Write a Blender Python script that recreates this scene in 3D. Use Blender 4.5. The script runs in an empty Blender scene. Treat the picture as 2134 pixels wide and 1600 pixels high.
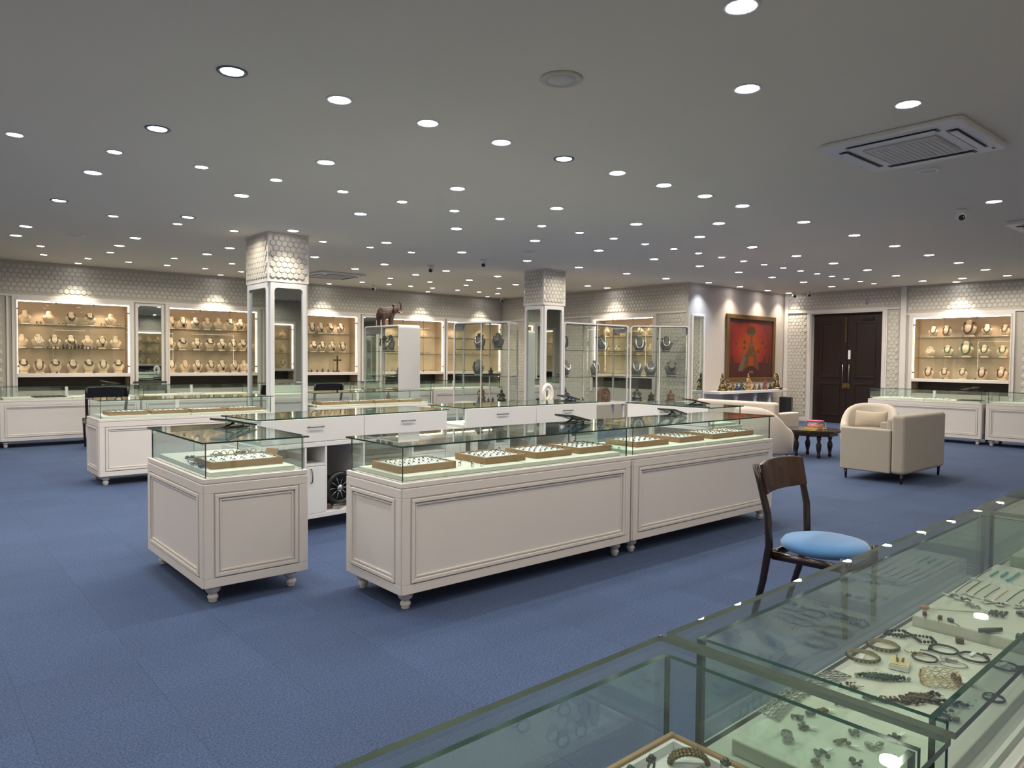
import bpy, math, random
from mathutils import Matrix, Vector
random.seed(7)
SC = bpy.context.scene
COL = SC.collection
PI = math.pi
# ---------------------------------------------------------------- camera, world, exposure
cam_d = bpy.data.cameras.new('camera')
cam = bpy.data.objects.new('camera', cam_d); COL.objects.link(cam)
F_PX, YAW, PIT, ROL = 1509.55, 0.861223, 0.0338842, 0.0091442
cam_d.sensor_fit = 'HORIZONTAL'; cam_d.sensor_width = 36.0; cam_d.lens = F_PX * 36.0 / 2134.0
cam_d.clip_start = 0.02; cam_d.clip_end = 100
fw = Vector((math.cos(YAW) * math.cos(PIT), math.sin(YAW) * math.cos(PIT), -math.sin(PIT)))
rt = Vector((math.sin(YAW), -math.cos(YAW), 0.0)); up = rt.cross(fw)
r2 = rt * math.cos(ROL) + up * math.sin(ROL); u2 = -rt * math.sin(ROL) + up * math.cos(ROL)
cam.matrix_world = Matrix(((r2.x, u2.x, -fw.x, 0), (r2.y, u2.y, -fw.y, 0), (r2.z, u2.z, -fw.z, 1.5), (0, 0, 0, 1)))
SC.camera = cam
w = bpy.data.worlds.new('world'); SC.world = w; w.use_nodes = True
w.node_tree.nodes['Background'].inputs[0].default_value = (0.5, 0.52, 0.55, 1)
w.node_tree.nodes['Background'].inputs[1].default_value = 0.05
SC.view_settings.view_transform = 'Standard'; SC.view_settings.look = 'None'
SC.view_settings.gamma = 1.0; SC.view_settings.use_curve_mapping = False
SC.view_settings.exposure = 0.0
LAMP_W = 11.8          # watts of one ceiling downlight
SC.cycles.transparent_max_bounces = 48
SC.cycles.max_bounces = 8; SC.cycles.diffuse_bounces = 3; SC.cycles.glossy_bounces = 4
SC.cycles.sample_clamp_indirect = 4.0
SC.cycles.caustics_reflective = False; SC.cycles.caustics_refractive = False
ZC = 3.25
ORD = ['first', 'second', 'third', 'fourth', 'fifth', 'sixth', 'seventh', 'eighth', 'ninth', 'tenth', 'eleventh', 'twelfth',
       'thirteenth', 'fourteenth', 'fifteenth', 'sixteenth', 'seventeenth', 'eighteenth', 'nineteenth', 'twentieth',
       'twenty-first', 'twenty-second', 'twenty-third', 'twenty-fourth', 'twenty-fifth']

# ---------------------------------------------------------------- materials
def mat(name, col, rough=0.5, metal=0.0, spec=0.5, noise=0.0, nscale=40.0, bump=0.0, bscale=80.0, emit=None, estr=0.0, coat=0.0, sheen=0.0):
    m = bpy.data.materials.new(name); m.use_nodes = True
    nt = m.node_tree; b = nt.nodes['Principled BSDF']
    b.inputs['Base Color'].default_value = (*col, 1); b.inputs['Roughness'].default_value = rough
    b.inputs['Metallic'].default_value = metal; b.inputs['Specular IOR Level'].default_value = spec
    if coat: b.inputs['Coat Weight'].default_value = coat
    if sheen: b.inputs['Sheen Weight'].default_value = sheen
    if emit: b.inputs['Emission Color'].default_value = (*emit, 1); b.inputs['Emission Strength'].default_value = estr
    tc = nt.nodes.new('ShaderNodeTexCoord')
    if noise:
        n = nt.nodes.new('ShaderNodeTexNoise'); n.inputs['Scale'].default_value = nscale; n.inputs['Detail'].default_value = 4
        nt.links.new(tc.outputs['Object'], n.inputs['Vector'])
        mx = nt.nodes.new('ShaderNodeMix'); mx.data_type = 'RGBA'
        mx.inputs['A'].default_value = (*[max(0, c * (1 - noise)) for c in col], 1)
        mx.inputs['B'].default_value = (*[min(1, c * (1 + noise)) for c in col], 1)
        nt.links.new(n.outputs['Fac'], mx.inputs['Factor']); nt.links.new(mx.outputs['Result'], b.inputs['Base Color'])
    if bump:
        n2 = nt.nodes.new('ShaderNodeTexNoise'); n2.inputs['Scale'].default_value = bscale; n2.inputs['Detail'].default_value = 3
        nt.links.new(tc.outputs['Object'], n2.inputs['Vector'])
        bp = nt.nodes.new('ShaderNodeBump'); bp.inputs['Strength'].default_value = bump; bp.inputs['Distance'].default_value = 0.01
        nt.links.new(n2.outputs['Fac'], bp.inputs['Height']); nt.links.new(bp.outputs['Normal'], b.inputs['Normal'])
    return m

def glass_mat(name, tint, f0=0.045, gl=(0.95, 1.0, 0.97), p=5.0):
    m = bpy.data.materials.new(name); m.use_nodes = True; nt = m.node_tree; nt.nodes.clear()
    out = nt.nodes.new('ShaderNodeOutputMaterial'); mx = nt.nodes.new('ShaderNodeMixShader')
    tr = nt.nodes.new('ShaderNodeBsdfTransparent'); tr.inputs[0].default_value = (*tint, 1)
    g = nt.nodes.new('ShaderNodeBsdfGlossy'); g.inputs['Roughness'].default_value = 0.0; g.inputs[0].default_value = (*gl, 1)
    lw = nt.nodes.new('ShaderNodeLayerWeight')
    pw = nt.nodes.new('ShaderNodeMath'); pw.operation = 'POWER'; pw.inputs[1].default_value = p
    ma = nt.nodes.new('ShaderNodeMath'); ma.operation = 'MULTIPLY_ADD'; ma.inputs[1].default_value = 1 - f0; ma.inputs[2].default_value = f0
    nt.links.new(lw.outputs['Facing'], pw.inputs[0]); nt.links.new(pw.outputs[0], ma.inputs[0])
    nt.links.new(ma.outputs[0], mx.inputs[0]); nt.links.new(tr.outputs[0], mx.inputs[1]); nt.links.new(g.outputs[0], mx.inputs[2])
    nt.links.new(mx.outputs[0], out.inputs[0])
    return m

def emis(name, col, s):
    m = bpy.data.materials.new(name); m.use_nodes = True; nt = m.node_tree; nt.nodes.clear()
    out = nt.nodes.new('ShaderNodeOutputMaterial'); e = nt.nodes.new('ShaderNodeEmission')
    e.inputs[0].default_value = (*col, 1); e.inputs[1].default_value = s; nt.links.new(e.outputs[0], out.inputs[0])
    return m

def wood_mat(name, c1, c2, rough=0.35, scale=6.0, stretch=(1, 8, 1), coat=0.0):
    m = mat(name, c1, rough, coat=coat); nt = m.node_tree; b = nt.nodes['Principled BSDF']
    tc = nt.nodes.new('ShaderNodeTexCoord'); mp = nt.nodes.new('ShaderNodeMapping'); mp.inputs['Scale'].default_value = stretch
    n = nt.nodes.new('ShaderNodeTexNoise'); n.inputs['Scale'].default_value = scale; n.inputs['Detail'].default_value = 6
    mx = nt.nodes.new('ShaderNodeMix'); mx.data_type = 'RGBA'; mx.inputs['A'].default_value = (*c1, 1); mx.inputs['B'].default_value = (*c2, 1)
    nt.links.new(tc.outputs['Object'], mp.inputs[0]); nt.links.new(mp.outputs[0], n.inputs['Vector'])
    nt.links.new(n.outputs['Fac'], mx.inputs['Factor']); nt.links.new(mx.outputs['Result'], b.inputs['Base Color'])
    return m

M = {}
M['white'] = mat('white_lacquer', (0.71, 0.665, 0.645), 0.38, noise=0.02, nscale=3)
M['white_cool'] = mat('white_laminate', (0.72, 0.71, 0.72), 0.35, noise=0.02, nscale=3)
M['shelf_in'] = mat('cabinet_inside', (0.55, 0.50, 0.45), 0.6, noise=0.03)
M['wall'] = mat('wall_paint', (0.50, 0.465, 0.41), 0.6, noise=0.03, nscale=4)
M['ceil'] = mat('ceiling_paint', (0.82, 0.74, 0.62), 0.8, noise=0.02, nscale=1.0)
M['plaster'] = mat('pink_plaster', (0.55, 0.48, 0.44), 0.7, noise=0.04, nscale=5)
M['hex'] = mat('hex_tile_glaze', (0.56, 0.525, 0.475), 0.42, noise=0.03, nscale=12)
M['niche_back'] = mat('cream_niche_board', (0.56, 0.43, 0.30), 0.55, noise=0.05, nscale=5)
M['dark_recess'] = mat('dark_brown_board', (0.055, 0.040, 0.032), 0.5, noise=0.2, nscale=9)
M['glass'] = glass_mat('clear_glass', (0.945, 0.98, 0.965))
M['glass_n'] = glass_mat('near_counter_glass', (0.915, 0.962, 0.942), 0.06)
M['edge_l'] = mat('pale_glass_edge', (0.20, 0.25, 0.22), 0.12, noise=0.3, nscale=9)
M['palegold'] = mat('pale_gold', (0.52, 0.42, 0.25), 0.3, metal=0.85, noise=0.15, nscale=100)
M['glass_v'] = glass_mat('showcase_glass', (0.965, 0.985, 0.975), 0.03)
M['edge'] = mat('green_glass_edge', (0.008, 0.045, 0.036), 0.08, spec=0.6, noise=0.3, nscale=6)
M['shelf_edge'] = mat('shelf_glass_edge', (0.10, 0.12, 0.095), 0.15, noise=0.2, nscale=6)
M['mirror'] = mat('mirror_silver', (0.62, 0.68, 0.63), 0.02, metal=1.0, noise=0.01, nscale=2)
M['chrome'] = mat('chrome', (0.55, 0.55, 0.56), 0.18, metal=1.0, noise=0.05)
M['steel'] = mat('steel_handle', (0.22, 0.22, 0.23), 0.3, metal=1.0, noise=0.05)
M['black'] = mat('black_plastic', (0.010, 0.010, 0.012), 0.35, noise=0.2)
M['blackfab'] = mat('black_fabric', (0.012, 0.012, 0.015), 0.85, noise=0.3, nscale=200, bump=0.2)
M['darkwood'] = wood_mat('dark_walnut', (0.018, 0.007, 0.005), (0.055, 0.020, 0.014), 0.22, 14, (1, 1, 0.1), coat=0.4)
M['blackwood'] = wood_mat('ebony_stained_wood', (0.008, 0.004, 0.004), (0.022, 0.010, 0.008), 0.25, 14, (1, 1, 0.1), coat=0.3)
M['crestwood'] = wood_mat('striped_rosewood', (0.016, 0.006, 0.005), (0.060, 0.023, 0.016), 0.25, 22, (4, 1, 0.15), coat=0.3)
M['doorwood'] = wood_mat('dark_door_wood', (0.009, 0.0035, 0.0025), (0.022, 0.008, 0.0055), 0.4, 10, (3, 3, 0.2))
M['traywood'] = wood_mat('tray_oak', (0.27, 0.155, 0.075), (0.40, 0.24, 0.12), 0.5, 20, (1, 6, 6))
M['pad'] = mat('white_velvet_pad', (0.80, 0.81, 0.83), 0.8, noise=0.02, bump=0.1)
M['board'] = mat('ivory_display_board', (0.70, 0.69, 0.62), 0.7, noise=0.03, nscale=30, bump=0.05)
M['bluevelvet'] = mat('blue_velvet', (0.060, 0.20, 0.46), 0.8, noise=0.06, nscale=60, sheen=0.4, bump=0.1, bscale=300)
M['sofa'] = mat('greige_upholstery', (0.35, 0.315, 0.27), 0.9, noise=0.06, nscale=60, bump=0.15, bscale=300, sheen=0.2)
M['sofa_light'] = mat('cream_upholstery', (0.50, 0.44, 0.39), 0.9, noise=0.05, nscale=60, bump=0.1, bscale=300, sheen=0.2)
M['cushion'] = mat('beige_cushion', (0.40, 0.335, 0.27), 0.9, noise=0.06, nscale=60, bump=0.1)
M['bust'] = mat('cream_velvet_bust', (0.74, 0.56, 0.39), 0.75, noise=0.04, nscale=30)
M['bust_grey'] = mat('grey_velvet_bust', (0.22, 0.21, 0.20), 0.75, noise=0.05, nscale=30)
M['gold'] = mat('gold', (0.62, 0.45, 0.20), 0.28, metal=1.0, noise=0.1)
M['silver'] = mat('silver', (0.42, 0.41, 0.39), 0.3, metal=1.0, noise=0.2, nscale=300)
M['brightsilver'] = mat('polished_silver', (0.80, 0.80, 0.80), 0.25, metal=0.9, noise=0.1, nscale=200)
M['oxid'] = mat('oxidised_silver', (0.10, 0.10, 0.10), 0.35, metal=0.8, noise=0.4, nscale=300)
M['antique'] = mat('antique_gold', (0.16, 0.12, 0.06), 0.35, metal=0.8, noise=0.4, nscale=300)
M['bronze'] = mat('bronze_beads', (0.10, 0.065, 0.042), 0.3, metal=0.5, noise=0.4, nscale=200)
M['darkbead'] = mat('dark_beads', (0.025, 0.020, 0.020), 0.3, noise=0.4, nscale=200)
M['brownbead'] = mat('brown_beads', (0.11, 0.055, 0.035), 0.35, noise=0.4, nscale=200)
M['garnet'] = mat('garnet_beads', (0.10, 0.018, 0.022), 0.25, noise=0.3, nscale=200)
M['emerald'] = mat('green_beads', (0.02, 0.085, 0.045), 0.25, noise=0.3, nscale=200)
M['coral'] = mat('coral_stone', (0.62, 0.27, 0.17), 0.4, noise=0.1)
M['turq'] = mat('turquoise_stone', (0.05, 0.42, 0.47), 0.4, noise=0.1)
M['amber'] = mat('amber_beads', (0.52, 0.24, 0.09), 0.3, noise=0.2, nscale=200)
M['pearl'] = mat('pearl_beads', (0.78, 0.72, 0.64), 0.25, noise=0.05)
M['greenbead'] = mat('green_black_beads', (0.035, 0.06, 0.045), 0.3, noise=0.5, nscale=300)
M['tag'] = mat('white_paper_tag', (0.85, 0.85, 0.86), 0.7, noise=0.02)
M['cream_card'] = mat('cream_earring_card', (0.78, 0.62, 0.30), 0.7, noise=0.04)
M['brass'] = mat('aged_brass', (0.20, 0.135, 0.06), 0.35, metal=0.9, noise=0.3, nscale=60)
M['carved'] = mat('carved_dark_wood', (0.045, 0.022, 0.018), 0.55, noise=0.35, nscale=40, bump=0.5, bscale=60)
M['stone'] = mat('carved_brown_stone', (0.16, 0.085, 0.05), 0.6, noise=0.4, nscale=40, bump=0.4, bscale=60)
M['pink'] = mat('pink_lid', (0.40, 0.02, 0.13), 0.35, noise=0.05)
M['pinkclear'] = glass_mat('clear_pink_plastic', (0.93, 0.72, 0.74), 0.12)
M['cake'] = mat('cake_cream', (0.62, 0.40, 0.36), 0.7, noise=0.1, nscale=30)
M['goldboard'] = mat('gold_cake_board', (0.45, 0.34, 0.13), 0.3, metal=0.8, noise=0.1)
M['bluefig'] = mat('blue_enamel', (0.02, 0.03, 0.10), 0.35, noise=0.2)
M['greenfig'] = mat('green_enamel', (0.03, 0.05, 0.035), 0.4, noise=0.2)
M['redfig'] = mat('red_enamel', (0.17, 0.045, 0.035), 0.4, noise=0.2)
M['yellowfig'] = mat('ochre_paint', (0.32, 0.19, 0.08), 0.5, noise=0.2)
M['strip'] = emis('warm_led_strip', (1.0, 0.80, 0.58), 11.0)
M['lens'] = emis('downlight_lens', (1.0, 0.98, 0.95), 30.0)
M['lens_blue'] = emis('cool_downlight_lens', (0.62, 0.78, 1.0), 12.0)
M['trim'] = mat('downlight_trim', (0.78, 0.78, 0.78), 0.4, noise=0.02)
M['trim_dark'] = mat('dark_gimbal_trim', (0.10, 0.11, 0.13), 0.3, metal=0.6, noise=0.1)
M['grille'] = mat('grey_grille', (0.66, 0.62, 0.58), 0.6, noise=0.1, nscale=200)
M['gold_frame'] = mat('gilded_frame', (0.16, 0.09, 0.035), 0.4, metal=0.3, noise=0.3, nscale=30)
M['paint_red'] = mat('painting_red', (0.20, 0.016, 0.010), 0.5, noise=0.3, nscale=4)
M['paint_orange'] = mat('painting_orange', (0.30, 0.045, 0.010), 0.5, noise=0.25, nscale=5)
M['paint_dark'] = mat('painting_maroon', (0.06, 0.012, 0.010), 0.5, noise=0.4, nscale=6)
M['paint_gold'] = mat('painting_gold', (0.115, 0.052, 0.016), 0.45, noise=0.35, nscale=20)
M['paint_green'] = mat('painting_green', (0.075, 0.035, 0.012), 0.5, noise=0.4, nscale=15)
M['paint_pale'] = mat('painting_pale', (0.115, 0.085, 0.06), 0.5, noise=0.3, nscale=20)

def carpet():
    m = mat('blue_loop_carpet', (0.07, 0.105, 0.235), 0.95, bump=0.5, bscale=350)
    nt = m.node_tree; b = nt.nodes['Principled BSDF']; tc = nt.nodes.new('ShaderNodeTexCoord'); geo = nt.nodes.new('ShaderNodeNewGeometry')
    n = nt.nodes.new('ShaderNodeTexNoise'); n.inputs['Scale'].default_value = 115; n.inputs['Detail'].default_value = 5
    n3 = nt.nodes.new('ShaderNodeTexNoise'); n3.inputs['Scale'].default_value = 1.6; n3.inputs['Detail'].default_value = 3
    nt.links.new(geo.outputs['Position'], n.inputs['Vector']); nt.links.new(geo.outputs['Position'], n3.inputs['Vector'])
    cr = nt.nodes.new('ShaderNodeValToRGB'); cr.color_ramp.elements[0].position = 0.33; cr.color_ramp.elements[1].position = 0.68
    cr.color_ramp.elements[0].color = (0.022, 0.042, 0.108, 1); cr.color_ramp.elements[1].color = (0.068, 0.108, 0.222, 1)
    nt.links.new(n.outputs['Fac'], cr.inputs[0])
    oi = nt.nodes.new('ShaderNodeObjectInfo')
    ad = nt.nodes.new('ShaderNodeMath'); ad.operation = 'ADD'; nt.links.new(oi.outputs['Random'], ad.inputs[0]); nt.links.new(geo.outputs['Random Per Island'], ad.inputs[1])
    fr = nt.nodes.new('ShaderNodeMath'); fr.operation = 'FRACT'; nt.links.new(ad.outputs[0], fr.inputs[0])
    mr = nt.nodes.new('ShaderNodeMapRange'); mr.inputs['To Min'].default_value = 0.93; mr.inputs['To Max'].default_value = 1.06
    nt.links.new(fr.outputs[0], mr.inputs['Value'])
    mr2 = nt.nodes.new('ShaderNodeMapRange'); mr2.inputs['To Min'].default_value = 0.84; mr2.inputs['To Max'].default_value = 1.16
    nt.links.new(n3.outputs['Fac'], mr2.inputs['Value'])
    mu = nt.nodes.new('ShaderNodeMath'); mu.operation = 'MULTIPLY'; nt.links.new(mr.outputs[0], mu.inputs[0]); nt.links.new(mr2.outputs[0], mu.inputs[1])
    vm = nt.nodes.new('ShaderNodeVectorMath'); vm.operation = 'SCALE'
    nt.links.new(cr.outputs[0], vm.inputs[0]); nt.links.new(mu.outputs[0], vm.inputs['Scale']); nt.links.new(vm.outputs[0], b.inputs['Base Color'])
    return m
M['carpet'] = carpet()

# ---------------------------------------------------------------- mesh builder
class G:
    def __init__(s): s.v = []; s.f = []; s.m = []; s.sm = []
    def add(s, vs, fs, m=0, smooth=False):
        o = len(s.v); s.v += [tuple(v) for v in vs]
        for f in fs: s.f.append(tuple(i + o for i in f)); s.m.append(m); s.sm.append(smooth)
        return s
    def box(s, x0, x1, y0, y1, z0, z1, m=0):
        return s.add([(x0, y0, z0), (x1, y0, z0), (x1, y1, z0), (x0, y1, z0), (x0, y0, z1), (x1, y0, z1), (x1, y1, z1), (x0, y1, z1)],
                     [(0, 3, 2, 1), (4, 5, 6, 7), (0, 1, 5, 4), (1, 2, 6, 5), (2, 3, 7, 6), (3, 0, 4, 7)], m)
    def pane(s, x0, x1, y0, y1, z0, z1, mf=0, me=1):
        s.box(x0, x1, y0, y1, z0, z1, me)
        d = (x1 - x0, y1 - y0, z1 - z0); k = d.index(min(d))
        for i in {0: (3, 5), 1: (2, 4), 2: (0, 1)}[k]: s.m[len(s.m) - 6 + i] = mf
        return s
    def lathe(s, prof, n=16, c=(0, 0, 0), m=0, sx=1.0, sy=1.0, smooth=True):
        vs = []; fs = []
        for r, z in prof:
            for k in range(n):
                a = 2 * PI * k / n; vs.append((c[0] + r * sx * math.cos(a), c[1] + r * sy * math.sin(a), c[2] + z))
        for i in range(len(prof) - 1):
            for k in range(n):
                k2 = (k + 1) % n; fs.append((i * n + k, i * n + k2, (i + 1) * n + k2, (i + 1) * n + k))
        fs.append(tuple(range(n - 1, -1, -1))); fs.append(tuple((len(prof) - 1) * n + k for k in range(n)))
        return s.add(vs, fs, m, smooth)
    def sphere(s, c, r, n=8, m=0):
        if not hasattr(r, '__len__'): r = (r, r, r)
        h = max(3, n // 2); vs = [(c[0], c[1], c[2] - r[2])]; fs = []
        for i in range(1, h):
            t = -PI / 2 + PI * i / h
            for k in range(n):
                a = 2 * PI * k / n; vs.append((c[0] + r[0] * math.cos(t) * math.cos(a), c[1] + r[1] * math.cos(t) * math.sin(a), c[2] + r[2] * math.sin(t)))
        vs.append((c[0], c[1], c[2] + r[2])); L = len(vs) - 1
        for k in range(n):
            k2 = (k + 1) % n
            fs.append((0, 1 + k2, 1 + k)); fs.append((L, L - n + k, L - n + k2))
            for i in range(h - 2): a = 1 + i * n; fs.append((a + k, a + k2, a + n + k2, a + n + k))
        return s.add(vs, fs, m, True)
    def tube(s, pts, r, n=6, m=0, closed=False, flat=None):
        P = [Vector(p) for p in pts]; N = len(P); vs = []; fs = []
        R = r if hasattr(r, '__len__') else [r] * N
        prev = None
        for i in range(N):
            t = (P[(i + 1) % N] - P[i - 1]) if closed else (P[min(i + 1, N - 1)] - P[max(i - 1, 0)])
            t = t.normalized() if t.length > 1e-9 else Vector((0, 0, 1))
            if prev is None:
                a = Vector((0, 0, 1)) if abs(t.z) < 0.9 else Vector((1, 0, 0)); prev = t.cross(a).normalized()
            prev = (prev - t * prev.dot(t)); prev = prev.normalized() if prev.length > 1e-9 else t.orthogonal().normalized()
            b = t.cross(prev)
            for k in range(n):
                a = 2 * PI * k / n; q = prev * math.cos(a) * R[i] + b * math.sin(a) * R[i] * (flat or 1.0); vs.append(P[i] + q)
        for i in range(N if closed else N - 1):
            j = (i + 1) % N
            for k in range(n):
                k2 = (k + 1) % n; fs.append((i * n + k, i * n + k2, j * n + k2, j * n + k))
        if not closed: fs.append(tuple(range(n - 1, -1, -1))); fs.append(tuple((N - 1) * n + k for k in range(n)))
        return s.add(vs, fs, m, True)
    def prism(s, poly, d0, d1, axis='z', m=0):
        n = len(poly)
        mk = {'z': lambda a, b, d: (a, b, d), 'y': lambda a, b, d: (a, d, b), 'x': lambda a, b, d: (d, a, b)}[axis]
        vs = [mk(a, b, d0) for a, b in poly] + [mk(a, b, d1) for a, b in poly]
        fs = [tuple(range(n - 1, -1, -1)), tuple(range(n, 2 * n))] + [(i, (i + 1) % n, n + (i + 1) % n, n + i) for i in range(n)]
        return s.add(vs, fs, m)
    def loft(s, secs, m=0, smooth=True, cap=True):
        n = len(secs[0]); vs = [p for q in secs for p in q]; fs = []
        for i in range(len(secs) - 1):
            for k in range(n):
                k2 = (k + 1) % n; fs.append((i * n + k, i * n + k2, (i + 1) * n + k2, (i + 1) * n + k))
        if cap: fs.append(tuple(range(n - 1, -1, -1))); fs.append(tuple((len(secs) - 1) * n + k for k in range(n)))
        return s.add(vs, fs, m, smooth)
    def xf(s, mt, start=0):
        for i in range(start, len(s.v)): s.v[i] = tuple(mt @ Vector(s.v[i]))
        return s
    def obj(s, name, mats, parent=None, loc=(0, 0, 0), rz=0.0, bevel=0.0, seg=2, recalc=False):
        me = bpy.data.meshes.new(name); me.from_pydata(s.v, [], s.f)
        for x in (mats if isinstance(mats, (list, tuple)) else [mats]): me.materials.append(M[x] if isinstance(x, str) else x)
        me.polygons.foreach_set('material_index', s.m); me.polygons.foreach_set('use_smooth', s.sm)
        if recalc:
            import bmesh
            bm = bmesh.new(); bm.from_mesh(me); bmesh.ops.recalc_face_normals(bm, faces=bm.faces); bm.to_mesh(me); bm.free()
        me.update()
        o = bpy.data.objects.new(name, me); COL.objects.link(o); o.location = loc; o.rotation_euler = (0, 0, rz)
        if parent: o.parent = parent
        if bevel:
            b = o.modifiers.new('bevel', 'BEVEL'); b.width = bevel; b.segments = seg; b.limit_method = 'ANGLE'; b.angle_limit = 0.6
        return o

def tag(o, label, cat, group=None):
    o['label'] = label; o['category'] = cat
    if group: o['group'] = group
    return o
def root(name, label, cat, loc=(0, 0, 0), rz=0.0, group=None):
    o = bpy.data.objects.new(name, None); COL.objects.link(o); o.location = loc; o.rotation_euler = (0, 0, rz); o.empty_display_size = 0.1
    return tag(o, label, cat, group)
def struct(o, label=None):
    o['kind'] = 'structure'
    if label: o['label'] = label
    return o
KIDS = {}
def kids(o): return [c for c in KIDS.get(o.name, o.children)]
def copy_tree(o, parent=None):
    c = o.copy(); COL.objects.link(c); c.parent = parent
    for ch in TREE.get(o.name, ()): copy_tree_child(ch, c)
    return c
def copy_tree_child(o, parent):
    c = o.copy(); COL.objects.link(c); c.parent = parent
    for ch in TREE.get(o.name, ()): copy_tree_child(ch, c)
    return c
TREE = {}
def remember(r):
    st = [r]
    while st:
        o = st.pop(); ch = list(o.children); TREE[o.name] = ch; st += ch
def place(o, loc, rz, label, group=None, cat=None):
    o.location = loc; o.rotation_euler = (0, 0, rz); o['label'] = label
    if group: o['group'] = group
    elif 'group' in o: del o['group']
    if cat: o['category'] = cat
    return o
CACHE = {}
def make(key, fn, loc, rz, label, group=None):
    """first time builds with fn(), later copies it"""
    if key not in CACHE:
        o = fn(); remember(o); CACHE[key] = o
    else: o = copy_tree(CACHE[key])
    return place(o, loc, rz, label, group)

# ---------------------------------------------------------------- room shell
X0, X1, Y0, Y1 = -2.6, 17.65, -1.6, 16.2
XR, YP = 13.5, 9.72        # side wall of the far bay, wall with the painting
def slab_wall(name, axis, pos, sgn, u0, u1, z0, z1, holes, t=0.06, m='wall'):
    """wall face at pos, thickness going away from the room (sgn); holes = (u0,u1,z0,z1)"""
    us = sorted({u0, u1, *[h for q in holes for h in q[:2]]}); zs = sorted({z0, z1, *[h for q in holes for h in q[2:]]})
    g = G(); a, b = sorted((pos, pos + sgn * t))
    for i in range(len(us) - 1):
        for j in range(len(zs) - 1):
            cu, cz = (us[i] + us[i + 1]) / 2, (zs[j] + zs[j + 1]) / 2
            if any(h[0] < cu < h[1] and h[2] < cz < h[3] for h in holes): continue
            if axis == 'y': g.box(us[i], us[i + 1], a, b, zs[j], zs[j + 1])
            else: g.box(a, b, us[i], us[i + 1], zs[j], zs[j + 1])
    return struct(g.obj(name, m))
NW, NZ0, NZ1 = 1.90, 1.15, 2.52
RECZ = 0.82
N_FAR = [1.79 + NW / 2, 4.44 + NW / 2, 6.92 + NW / 2, 9.53 + NW / 2, 11.6 + NW / 2 - 0.05]
def nh(c): return (c - NW / 2, c + NW / 2, RECZ, NZ1)
far_wall = slab_wall('wall_far', 'y', Y1, 1, X0, XR + 0.5, 0, ZC, [nh(c) for c in N_FAR])
bay_wall = slab_wall('wall_bay', 'x', XR, 1, YP, Y1, 0, ZC, [nh(11.62)])
paint_wall = slab_wall('wall_painting', 'y', YP, 1, XR + 0.0605, X1, 0, ZC, [], m='plaster')
right_wall = slab_wall('wall_right', 'x', X1, 1, Y0, YP + 0.06, 0, ZC, [nh(5.63), (7.25, 8.97, 0, 2.70), nh(1.2)])
near_wall = slab_wall('wall_near', 'y', Y0, -1, X0, X1, 0, ZC, [nh(8.55), nh(5.9), nh(11.2)])
left_wall = slab_wall('wall_left', 'x', X0, -1, Y0, Y1, 0, ZC, [nh(7.5), nh(10.4)])
struct(G().box(X0, X1 + 0.3, Y0, Y1, ZC, ZC + 0.1).obj('ceiling', 'ceil'))
floor = struct(G().box(X0 - 0.4, X1 + 0.6, Y0 - 0.6, Y1 + 0.6, -0.1, -0.0015).obj('floor', 'carpet'))
# carpet tiles: the nearest as parts, the rest joined
tile_me = None; far_g = G(); n_t = 0
cells = []
TS = 0.5
i = 0
for ix in range(int((X1 - X0) / TS) + 1):
    for iy in range(int((Y1 - Y0) / TS) + 1):
        x, y = X0 + (ix + 0.5) * TS, Y0 + (iy + 0.5) * TS
        if x > X1 or y > Y1: continue
        if x > XR and y > YP: continue
        cells.append((math.hypot(x - 0.5, y - 1.0) - 0.0, x, y))
cells.sort()
vis = [c for c in cells if c[2] > 0.6 and 0.12 < math.atan2(c[2], c[1]) < 1.45]
near_t = set(vis[:240])
h = TS / 2 - 0.0004
for c in cells:
    if c in near_t:
        if tile_me is None:
            o = G().box(-h, h, -h, h, -0.0012, 0.0).obj('carpet_tile', 'carpet', floor); tile_me = o.data
        else:
            o = bpy.data.objects.new('carpet_tile', tile_me); COL.objects.link(o); o.parent = floor
        o.location = (c[1], c[2], 0); o.rotation_euler = (0, 0, random.choice((0, PI / 2, PI)))
    else: far_g.box(c[1] - h, c[1] + h, c[2] - h, c[2] + h, -0.0012, 0.0)
o = far_g.obj('carpet_tiles', 'carpet', floor); o['kind'] = 'stuff'

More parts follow.
